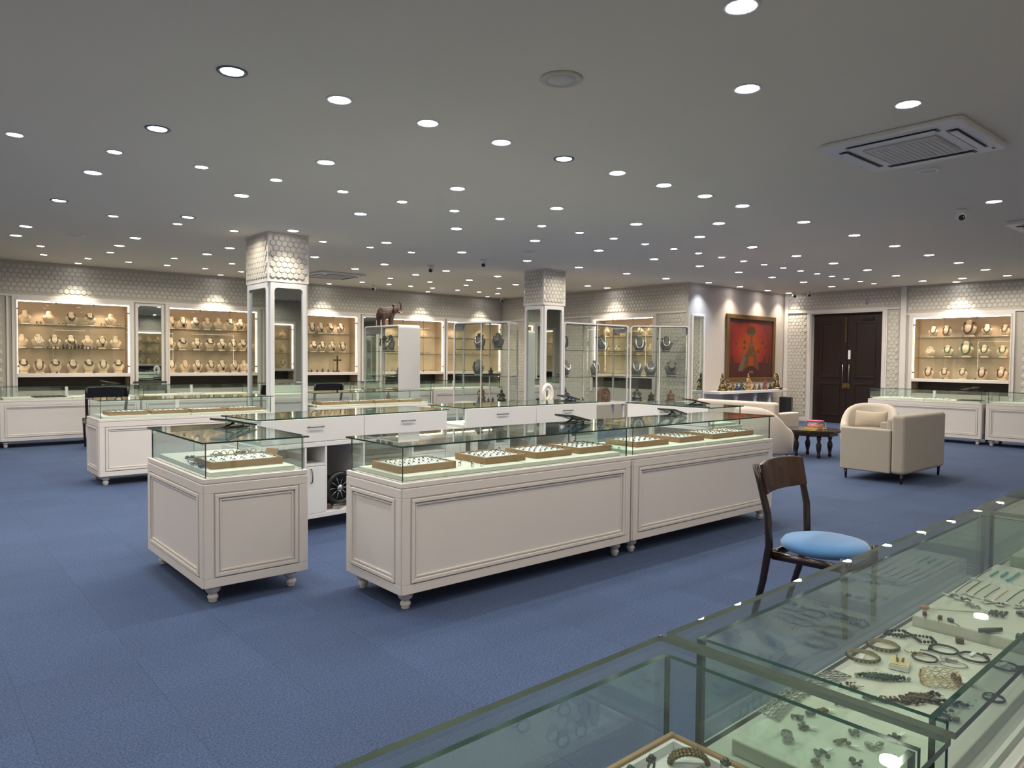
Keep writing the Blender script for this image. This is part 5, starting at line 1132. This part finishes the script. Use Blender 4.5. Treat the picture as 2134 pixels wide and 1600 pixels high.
# ---------------------------------------------------------------- lounge: sofas, armchairs, table
def rbox(x0, x1, y0, y1, z0, z1, name, m, par, b=0.03): return G().box(x0, x1, y0, y1, z0, z1).obj(name, m, par, bevel=b, seg=4)
def make_sofa(L, D, hb, ha, m, arm=0.13):
    def f():
        r = root('sofa', '', 'sofa'); l, d = L / 2, D / 2
        rbox(-l + arm, l - arm, -d + 0.03, d - 0.16, 0.13, 0.30, 'seat_base', m, r, 0.012)
        rbox(-l, l, d - 0.17, d, 0.12, hb, 'backrest', m, r, 0.045)
        for sx in (-1, 1):
            a, b = sorted((sx * l, sx * (l - arm))); rbox(a, b, -d, d - 0.172, 0.12, ha, 'armrest', m, r, 0.02)
        rbox(-l + arm + 0.005, -0.003, -d + 0.02, d - 0.18, 0.302, 0.45, 'seat_cushion', m, r, 0.04); rbox(0.003, l - arm - 0.005, -d + 0.02, d - 0.18, 0.302, 0.45, 'seat_cushion', m, r, 0.04)
        for sx in (-1, 1):
            a, b = sorted((sx * 0.004, sx * (l - arm - 0.006))); rbox(a, b, d - 0.29, d - 0.175, 0.452, hb - 0.05, 'back_cushion', m, r, 0.045)
            for sy in (-1, 1): G().tube([(sx * (l - 0.06), sy * (d - 0.06), 0.0), (sx * (l - 0.055), sy * (d - 0.055), 0.125)], [0.013, 0.022], 8).obj('leg', 'blackwood', r)
        return r
    return f
make('sofa', make_sofa(1.34, 0.80, 0.855, 0.665, 'sofa'), (10.07, 3.96, 0), PI, 'greige two-seat sofa with its back and side to us, dark feet', 'sofas of the lounge')
make('sofa2', make_sofa(1.50, 0.80, 0.84, 0.66, 'sofa_light', 0.16), (11.15, 6.80, 0), PI / 2, 'cream sofa behind the island end, its back toward the showcases', 'sofas of the lounge')
def make_tub(m):
    def f():
        r = root('armchair', '', 'armchair'); n = 25; vs = []; fs = []
        def hgt(a): c = math.cos(a); return 0.83 - 0.27 * (1 - max(0.0, c)) ** 1.6 if abs(a) < PI / 2 else 0.56 - 0.08 * min(1.0, (abs(a) - PI / 2) / 0.5)
        secs = []
        for k in range(n):
            a = -2.05 + 4.1 * k / (n - 1); c, s_ = math.cos(a), math.sin(a); h_ = hgt(a); ro, ri = 0.43, 0.31
            ex = 0.0 if abs(a) < PI / 2 else 0.0
            P = lambda rad, z: (rad * s_, rad * c * 0.95 + ex, z)
            lean = 0.05 * max(0, c)
            secs.append([P(ro - 0.03, 0.13), P(ro, 0.17), P(ro + lean, h_ - 0.06), P(ro - 0.025 + lean, h_ - 0.012), P((ro + ri) / 2 + lean, h_), P(ri + 0.025 + lean, h_ - 0.012), P(ri + lean, h_ - 0.06), P(ri, 0.17), P(ri + 0.02, 0.13)])
        G().loft(secs).obj('curved_back', m, r, recalc=True)
        G().lathe([(0.27, 0.14), (0.315, 0.15), (0.315, 0.27), (0.28, 0.28)], 32).obj('seat_base', m, r)
        G().lathe([(0.26, 0.282), (0.305, 0.30), (0.305, 0.41), (0.27, 0.435), (0.05, 0.445)], 32).obj('seat_cushion', m, r)
        for sx in (-1, 1):
            for sy in (-1, 1): G().tube([(sx * 0.24, sy * 0.24, 0.0), (sx * 0.22, sy * 0.22, 0.145)], [0.014, 0.024], 8).obj('leg', 'blackwood', r)
        return r
    return f
make('tub', make_tub('sofa_light'), (12.05, 5.12, 0), -PI / 2 + 0.25, 'cream rounded armchair with a cushion, in front of the dark door', 'rounded armchairs of the lounge')
make('tub', make_tub('sofa_light'), (10.10, 5.84, 0), 1.35, 'cream rounded armchair beyond the right end of the front counters', 'rounded armchairs of the lounge')
c = root('throw_cushion', 'beige oblong cushion standing in the rounded armchair by the door', 'cushion', (11.93, 5.05, 0.450), -PI / 2 + 0.25)
g = G(); secs = []
for k in range(9):
    q = -1 + k / 4; t_ = 0.065 * (1 - abs(q) ** 2.6) + 0.006; hh = 0.13 - 0.018 * (1 - abs(q)) ; secs.append([(0.235 * q, 0.08 + t_ * math.cos(2 * PI * j / 12) + 0.05 * math.sin(2 * PI * j / 12), 0.14 + hh * math.sin(2 * PI * j / 12)) for j in range(12)])
g.loft(secs).obj('cushion', 'cushion', c)
t = root('coffee_table', 'dark octagonal coffee table on turned legs between the armchairs', 'table', (11.15, 5.60, 0))
oct_ = lambda R: [(R * math.cos(PI / 8 + PI / 4 * k), R * math.sin(PI / 8 + PI / 4 * k)) for k in range(8)]
G().prism(oct_(0.44), 0.405, 0.44).obj('tabletop', 'blackwood', t, bevel=0.005)
G().prism(oct_(0.36), 0.345, 0.404).obj('apron', 'blackwood', t, bevel=0.004)
for k in range(4):
    a = PI / 4 + PI / 2 * k
    G().lathe([(0.022, 0), (0.03, 0.03), (0.02, 0.06), (0.036, 0.14), (0.042, 0.20), (0.022, 0.26), (0.034, 0.30), (0.034, 0.345)], 12, (0.26 * math.cos(a), 0.26 * math.sin(a), 0)).obj('leg', 'blackwood', t)
c = root('cake_box', 'clear ribbed cake box with pink lid on the coffee table', 'cake box', (11.17, 5.58, 0.441))
G().lathe([(0.165, 0), (0.17, 0.008), (0.165, 0.014)], 28).obj('gold_board', 'goldboard', c)
G().lathe([(0.115, 0.015), (0.12, 0.02), (0.12, 0.075), (0.10, 0.082)], 24).obj('cake', 'cake', c)
g = G(); secs = []
for z, R in ((0.015, 0.155), (0.06, 0.150), (0.11, 0.145), (0.118, 0.12)): secs.append([((R + (0.005 if k % 2 else -0.003)) * math.cos(2 * PI * k / 48), (R + (0.005 if k % 2 else -0.003)) * math.sin(2 * PI * k / 48), z) for k in range(48)])
g.loft(secs, cap=False).obj('clear_cover', 'pinkclear', c)
G().lathe([(0.125, 0.119), (0.13, 0.124), (0.12, 0.134), (0.05, 0.136)], 28).obj('pink_lid', 'pink', c)
b = root('tray', 'flat gold tray beside the cake box on the coffee table', 'tray', (10.86, 5.52, 0.441), 0.3)
G().box(-0.13, 0.13, -0.10, 0.10, 0, 0.012).box(-0.13, -0.12, -0.10, 0.10, 0.012, 0.03).box(0.12, 0.13, -0.10, 0.10, 0.012, 0.03).obj('gold_tray', 'goldboard', b, bevel=0.003)
p_ = root('perfume_bottle', 'small square gold bottle on the coffee table in front of the cake box', 'bottle', (10.93, 5.33, 0.441), 0.4)
G().box(-0.018, 0.018, -0.012, 0.012, 0, 0.035).obj('bottle', 'goldboard', p_, bevel=0.002); G().lathe([(0.008, 0.0355), (0.008, 0.05), (0.006, 0.052)], 10).obj('cap', 'pearl', p_)

# ---------------------------------------------------------------- painting, console, figures, speaker
P = root('painting', 'large red and orange painting of a crowned seated figure in a gilded frame', 'painting', (16.06, YP - 0.005, 1.815))
w_, h_ = 1.10, 0.815
G().box(-w_, w_, -0.05, 0, h_ - 0.11, h_).box(-w_, w_, -0.05, 0, -h_, -h_ + 0.11).box(-w_, -w_ + 0.11, -0.05, 0, -h_ + 0.11, h_ - 0.11).box(w_ - 0.11, w_, -0.05, 0, -h_ + 0.11, h_ - 0.11).obj('frame', 'gold_frame', P, bevel=0.012)
G().box(-w_ + 0.111, w_ - 0.111, -0.022, -0.002, -h_ + 0.111, h_ - 0.111).obj('canvas', 'paint_red', P)
cm = M['paint_red']; nt = cm.node_tree; b_ = nt.nodes['Principled BSDF']; tc_ = nt.nodes.new('ShaderNodeTexCoord')
mp_ = nt.nodes.new('ShaderNodeMapping'); mp_.inputs['Scale'].default_value = (1.15, 1.0, 1.35); mp_.inputs['Location'].default_value = (0.05, 0, -0.08)
gr_ = nt.nodes.new('ShaderNodeTexGradient'); gr_.gradient_type = 'SPHERICAL'; nz_ = nt.nodes.new('ShaderNodeTexNoise'); nz_.inputs['Scale'].default_value = 5
ad_ = nt.nodes.new('ShaderNodeMath'); ad_.operation = 'MULTIPLY_ADD'; ad_.inputs[1].default_value = 0.5
rp_ = nt.nodes.new('ShaderNodeValToRGB'); rp_.color_ramp.elements[0].position = 0.25; rp_.color_ramp.elements[0].color = (0.13, 0.012, 0.010, 1); rp_.color_ramp.elements[1].position = 0.95; rp_.color_ramp.elements[1].color = (0.34, 0.050, 0.008, 1)
el_ = rp_.color_ramp.elements.new(0.5); el_.color = (0.24, 0.018, 0.010, 1)
nt.links.new(tc_.outputs['Object'], mp_.inputs[0]); nt.links.new(mp_.outputs[0], gr_.inputs[0]); nt.links.new(tc_.outputs['Object'], nz_.inputs['Vector'])
nt.links.new(nz_.outputs['Fac'], ad_.inputs[0]); nt.links.new(gr_.outputs['Fac'], ad_.inputs[2]); nt.links.new(ad_.outputs[0], rp_.inputs[0]); nt.links.new(rp_.outputs[0], b_.inputs['Base Color'])
def blot(name, m, poly, d): G().prism(poly, -0.0225 - d, -0.0222, 'y').obj(name, m, P, recalc=True)
ell = lambda cx, cz, a, b, n=20: [(cx + a * math.cos(2 * PI * k / n), cz + b * math.sin(2 * PI * k / n)) for k in range(n)]
blot('painted_ground', 'paint_dark', [(-0.98, -0.70), (0.98, -0.70), (0.98, -0.36), (0.4, -0.33), (-0.2, -0.36), (-0.98, -0.34)], 0.0006)
blot('painted_canopy', 'paint_green', ell(0.0, 0.43, 0.20, 0.12), 0.0010)
blot('painted_drape', 'paint_dark', [(-0.98, 0.70), (0.98, 0.70), (0.98, 0.62), (0.5, 0.60), (0.0, 0.64), (-0.5, 0.60), (-0.98, 0.62)], 0.0008)
for i, (x, z) in enumerate(((-0.68, 0.12), (-0.30, 0.16), (0.52, 0.16), (0.68, 0.05), (-0.30, 0.02), (0.32, -0.06))): blot('painted_lamp', 'paint_green', [(x + a * 0.07, z + b * 0.06) for a, b in ((-1, 0.1), (-0.6, -0.5), (-0.2, -0.7), (0.2, -0.7), (0.6, -0.5), (1, 0.1), (0.5, 0.2), (0.15, 0.9), (0.0, 1.1), (-0.15, 0.9), (-0.5, 0.2))], 0.0012)
blot('painted_body', 'paint_gold', [(-0.34, -0.52), (0.36, -0.52), (0.34, -0.36), (0.20, -0.22), (0.14, 0.0), (0.06, 0.10), (0.03, 0.26), (-0.03, 0.26), (-0.06, 0.10), (-0.14, 0.0), (-0.20, -0.22), (-0.32, -0.36)], 0.0014)
blot('painted_arms', 'paint_gold', [(-0.26, -0.18), (-0.20, -0.26), (-0.10, -0.14), (0.10, -0.14), (0.20, -0.26), (0.26, -0.18), (0.14, 0.0), (0.05, 0.05), (-0.05, 0.05), (-0.14, 0.0)], 0.0018)
blot('painted_lap', 'paint_dark', [(-0.30, -0.50), (-0.10, -0.42), (0.10, -0.42), (0.30, -0.50), (0.20, -0.54), (-0.20, -0.54)], 0.0024)
blot('painted_crown', 'paint_gold', [(-0.07, 0.13), (0.07, 0.13), (0.05, 0.20), (0.02, 0.30), (0.0, 0.36), (-0.02, 0.30), (-0.05, 0.20)], 0.0026)
blot('painted_canopy_fringe', 'paint_pale', [(-0.17, 0.36), (0.17, 0.36), (0.12, 0.31), (0.06, 0.34), (0.0, 0.30), (-0.06, 0.34), (-0.12, 0.31)], 0.0014)
blot('painted_robe', 'paint_orange', [(-0.13, -0.50), (0.13, -0.50), (0.10, -0.20), (-0.10, -0.20)], 0.0022)
blot('painted_face', 'paint_pale', ell(0.0, 0.07, 0.055, 0.065, 14), 0.0022)
blot('painted_attendant', 'paint_pale', [(-0.56, -0.55), (-0.36, -0.55), (-0.30, -0.40), (-0.22, -0.20), (-0.26, -0.08), (-0.32, -0.14), (-0.42, -0.30), (-0.52, -0.42)], 0.0018)
blot('painted_steps', 'paint_pale', [(-0.10, -0.60), (0.12, -0.60), (0.08, -0.50), (-0.06, -0.50)], 0.0020)
for x in (-0.82, 0.62, 0.86): blot('painted_attendant', 'paint_dark', [(x - 0.09, -0.56), (x + 0.09, -0.56), (x + 0.05, -0.25), (x, -0.16), (x - 0.05, -0.25)], 0.0016)
K = root('console_table', 'long white wall console with turned legs under the red painting', 'console', (15.62, 9.50, 0))
G().box(-1.50, 1.50, -0.21, 0.19, 0.755, 0.82).obj('top_board', 'white_cool', K, bevel=0.008)
for x in (-0.55, 0.28, 0.95):
    G().lathe([(0.07, 0), (0.075, 0.03), (0.045, 0.06), (0.06, 0.10), (0.04, 0.14), (0.055, 0.28), (0.062, 0.40), (0.045, 0.56), (0.04, 0.62), (0.065, 0.66), (0.045, 0.69), (0.075, 0.73), (0.075, 0.754)], 16, (x, -0.02, 0)).obj('turned_leg', 'white_cool', K)
for k, (x, m, h_, tall, lab) in enumerate(((14.42, 'antique', 0.42, True, 'slim dark figure at the left end'), (14.645, 'brass', 0.26, False, 'seated brass figure, second from left'), (14.845, 'antique', 0.20, False, 'low dark brass figure, third from left'), (15.02, 'bluefig', 0.17, False, 'blue enamelled figure'), (15.22, 'greenfig', 0.24, False, 'dark green seated figure'),
        (15.50, 'yellowfig', 0.40, True, 'tall ochre figure in the middle'), (15.78, 'brass', 0.16, False, 'low brass figure right of the ochre one'), (16.00, 'greenfig', 0.15, False, 'small dark figure right of the middle'), (16.25, 'redfig', 0.30, True, 'reddish standing figure'), (16.50, 'black', 0.15, False, 'small black figure near the right end'))):
    fig(m, h_, tall, (x, 9.42, 0.821), 0, lab + ' on the white console', 'figures on the white console')
r = root('shrine_figure', 'brass figure under an arch at the right end of the white console', 'figurine', (16.80, 9.42, 0.821))
G().lathe([(0.15, 0), (0.15, 0.03), (0.11, 0.05)], 12).obj('base', 'brass', r)
G().tube([(0.12 * math.cos(PI * k / 12), 0.02, 0.20 + 0.18 * math.sin(PI * k / 12)) for k in range(13)], 0.018, 6).tube([(0.12, 0.02, 0.05), (0.12, 0.02, 0.20)], 0.016, 6).tube([(-0.12, 0.02, 0.05), (-0.12, 0.02, 0.20)], 0.016, 6).obj('arch', 'brass', r)
G().lathe([(0.07, 0.05), (0.08, 0.09), (0.045, 0.16), (0.05, 0.21), (0.015, 0.235)], 10).sphere((0, -0.005, 0.26), 0.035, 8).lathe([(0.03, 0.285), (0.018, 0.32), (0.004, 0.35)], 8).obj('figure', 'brass', r)
r = root('floor_speaker', 'black upright speaker standing on the floor left of the door', 'speaker', (17.12, 9.33, 0), -PI / 2 + 0.35)
G().box(-0.14, 0.14, -0.14, 0.14, 0.0, 0.62).obj('cabinet', 'black', r, bevel=0.01)
G().box(-0.125, 0.125, -0.152, -0.141, 0.03, 0.59).obj('speaker_grille', 'blackfab', r, bevel=0.004)
r = root('flower_pot', 'small red plant pot on the floor under the console', 'pot', (16.35, 9.42, 0))
G().lathe([(0.06, 0), (0.09, 0.12), (0.095, 0.13), (0.07, 0.13)], 14).obj('pot', 'redfig', r)
g = G()
for k in range(14): a = 2.4 * k; g.sphere((0.06 * math.cos(a), 0.06 * math.sin(a), 0.15 + 0.012 * (k % 5)), (0.035, 0.035, 0.03), 6)
g.obj('flowers', 'garnet', r)

# things in the open bay of the drawer counter
def bay(x, y, z): q = PI + _a; cx, cy = 2.26 + 1.025 * math.cos(_a) - 0.33 * math.sin(_a), 5.775 + 1.025 * math.sin(_a) + 0.33 * math.cos(_a); return (cx + x * math.cos(q) - y * math.sin(q), cy + x * math.sin(q) + y * math.cos(q), z)
r = root('wheeled_bag', 'black wheeled bag with a big spoked wheel in the open counter bay', 'bag', bay(0.20, 0.02, 0.151), PI + _a)
G().box(-0.16, 0.17, -0.15, 0.15, 0.03, 0.24).obj('bag_body', 'blackfab', r, bevel=0.04, seg=3)
wv = Matrix.Translation((-0.01, 0.20, 0.17)) @ Matrix.Rotation(PI / 2, 4, 'X')
G().tube([(0.13 * math.cos(2 * PI * k / 28), 0.13 * math.sin(2 * PI * k / 28), 0) for k in range(28)], 0.026, 8, closed=True).xf(wv).obj('tyre', 'black', r)
g = G().lathe([(0.03, -0.02), (0.035, 0.0), (0.03, 0.02)], 14)
for k in range(10): a = 2 * PI * k / 10; g.tube([(0.025 * math.cos(a), 0.025 * math.sin(a), 0), (0.11 * math.cos(a), 0.11 * math.sin(a), 0)], 0.004, 5)
g.xf(wv).obj('spokes', 'chrome', r)
for k, (x, y, m, lab) in enumerate(((0.34, 0.22, 'brownbead', 'brownish folded cloth left in the open counter bay'), (0.05, 0.27, 'redfig', 'reddish small box in the open counter bay'), (0.24, 0.27, 'silver', 'grey small box in front of the wheeled bag'))):
    r = root('small_box' if k else 'folded_cloth', lab, 'box' if k else 'cloth', bay(x, y, 0.151), PI + _a + 0.3 * k)
    G().box(-0.05, 0.05, -0.03, 0.03, 0, 0.03).box(-0.045, 0.045, -0.027, 0.027, 0.030, 0.045).obj('lid_and_body', m, r, bevel=0.004)

# ---------------------------------------------------------------- jewellery in the small front counter and on the far counters
JC = 'silver jewellery in the small front counter'
for k, (x, y, m, sx, sy, lab) in enumerate(((1.475, 4.72, 'oxid', 0.022, 0.016, 'grey brooch left of the ring tray, front one'), (1.478, 4.86, 'silver', 0.026, 0.018, 'silver brooch left of the ring tray, rear one'), (1.53, 5.02, 'silver', 0.05, 0.025, 'long silver piece behind the ring tray, leftmost'), (1.66, 5.02, 'oxid', 0.035, 0.025, 'grey piece behind the ring tray, second from left'),
        (1.80, 5.02, 'silver', 0.04, 0.024, 'silver piece behind the ring tray, third from left'), (1.93, 5.04, 'oxid', 0.035, 0.028, 'grey piece behind the ring tray, rightmost'), (1.55, 5.16, 'oxid', 0.04, 0.03, 'grey heap in the middle of the board at left'), (1.74, 5.22, 'silver', 0.05, 0.03, 'silver heap in the middle of the board'), (1.91, 5.22, 'brownbead', 0.04, 0.03, 'brown bead heap in the middle of the board at right'))):
    o = brooch(x, y, 0.7985, lab + ', small front counter', m, 24, sx, sy, random.uniform(-0.6, 0.6), pin=False, cat='jewellery', name='jewellery_piece', rs=1.7); o['group'] = JC
for k in range(6):
    x = 1.70 + 0.052 * k
    r = root('bangle', 'upright silver bangle, %s of the row behind the ring tray, small front counter' % ORD[k], 'bangle', (x, 5.115, 0.7985), 0.25, JC)
    G().tube([(0.023 * math.cos(2 * PI * j / 24), 0, 0.027 + 0.023 * math.sin(2 * PI * j / 24)) for j in range(24)], 0.0035, 6, closed=True).obj('hoop', 'silver', r)
    G().box(-0.014, 0.014, -0.010, 0.010, 0.0, 0.004).obj('stand', 'pad', r)
r = root('earring_stand', 'brown wooden corner block at the right of the ring tray, small front counter', 'stand', (1.99, 4.86, 0.7985), 0.5, JC)
G().prism([(-0.028, 0.0), (0.010, 0.0), (0.010, 0.075)], -0.05, 0.05, 'y').obj('wedge', 'traywood', r, bevel=0.002, recalc=True)
def pad(x, y, rz, W, D, m, lab, jm, n, short):
    r = root('display_pad', lab, 'display pad', (x, y, 0.7985), rz)
    G().box(-W / 2, W / 2, -D / 2, D / 2, 0, 0.014).obj('pad', m, r, bevel=0.004)
    G().box(-W / 2 + 0.015, W / 2 - 0.015, -D / 2 + 0.015, D / 2 - 0.015, 0.0145, 0.018).obj('pad_top', m, r, bevel=0.001)
    for k in range(n):
        a = -W / 2 + 0.05 + (W - 0.10) * (k % 5) / 4; b = (-D / 2 + 0.06 + (D - 0.12) * (k // 5) / max(1, (n - 1) // 5)); c, s_ = math.cos(rz), math.sin(rz)
        brooch(x + a * c - b * s_, y + a * s_ + b * c, 0.8168, 'small %s piece, %s on the %s' % ('dark' if jm != 'silver' else 'silver', ORD[k], short), jm, 8, 0.020, 0.014, rz, pin=False, cat='jewellery', name='jewellery_piece')
pad(15.47, 4.72, -PI / 2, 0.40, 0.28, 'blackfab', 'black velvet pad in the counter below the rightmost niche, near its right end', 'silver', 10, 'black pad by the rightmost niche')
pad(15.47, 5.30, -PI / 2, 0.40, 0.28, 'pad', 'white velvet pad in the counter below the rightmost niche, middle', 'oxid', 10, 'middle white pad by the rightmost niche')
pad(15.47, 5.95, -PI / 2, 0.40, 0.28, 'pad', 'white velvet pad in the counter below the rightmost niche, near the door', 'oxid', 5, 'white pad nearest the door')
pad(0.75, 14.30, 0.0, 0.42, 0.28, 'pad', 'white velvet pad at the far left counter, left', 'oxid', 10, 'white pad of the far left counter')
pad(2.02, 14.30, 0.1, 0.46, 0.30, 'blackfab', 'black velvet pad at the counter under the leftmost niche', 'oxid', 10, 'black pad under the leftmost niche')
pad(2.72, 14.30, 0.0, 0.42, 0.28, 'pad', 'white velvet pad at the counter under the leftmost niche', 'silver', 10, 'white pad under the leftmost niche')
pad(4.30, 14.30, 0.0, 0.42, 0.28, 'pad', 'white velvet pad before the second lit niche', 'silver', 10, 'white pad before the second niche')
GX = 'wooden ring trays on the far counters'
for x, lab in ((8.2, 'left'), (9.0, 'right')): tray((x, 14.30, BT), 0, 0.42, 0.34, 'wooden ring tray on the far counter behind the elephant showcase, %s one' % lab, GX, 7, 4, False, 'the %s tray behind the elephant showcase' % lab)
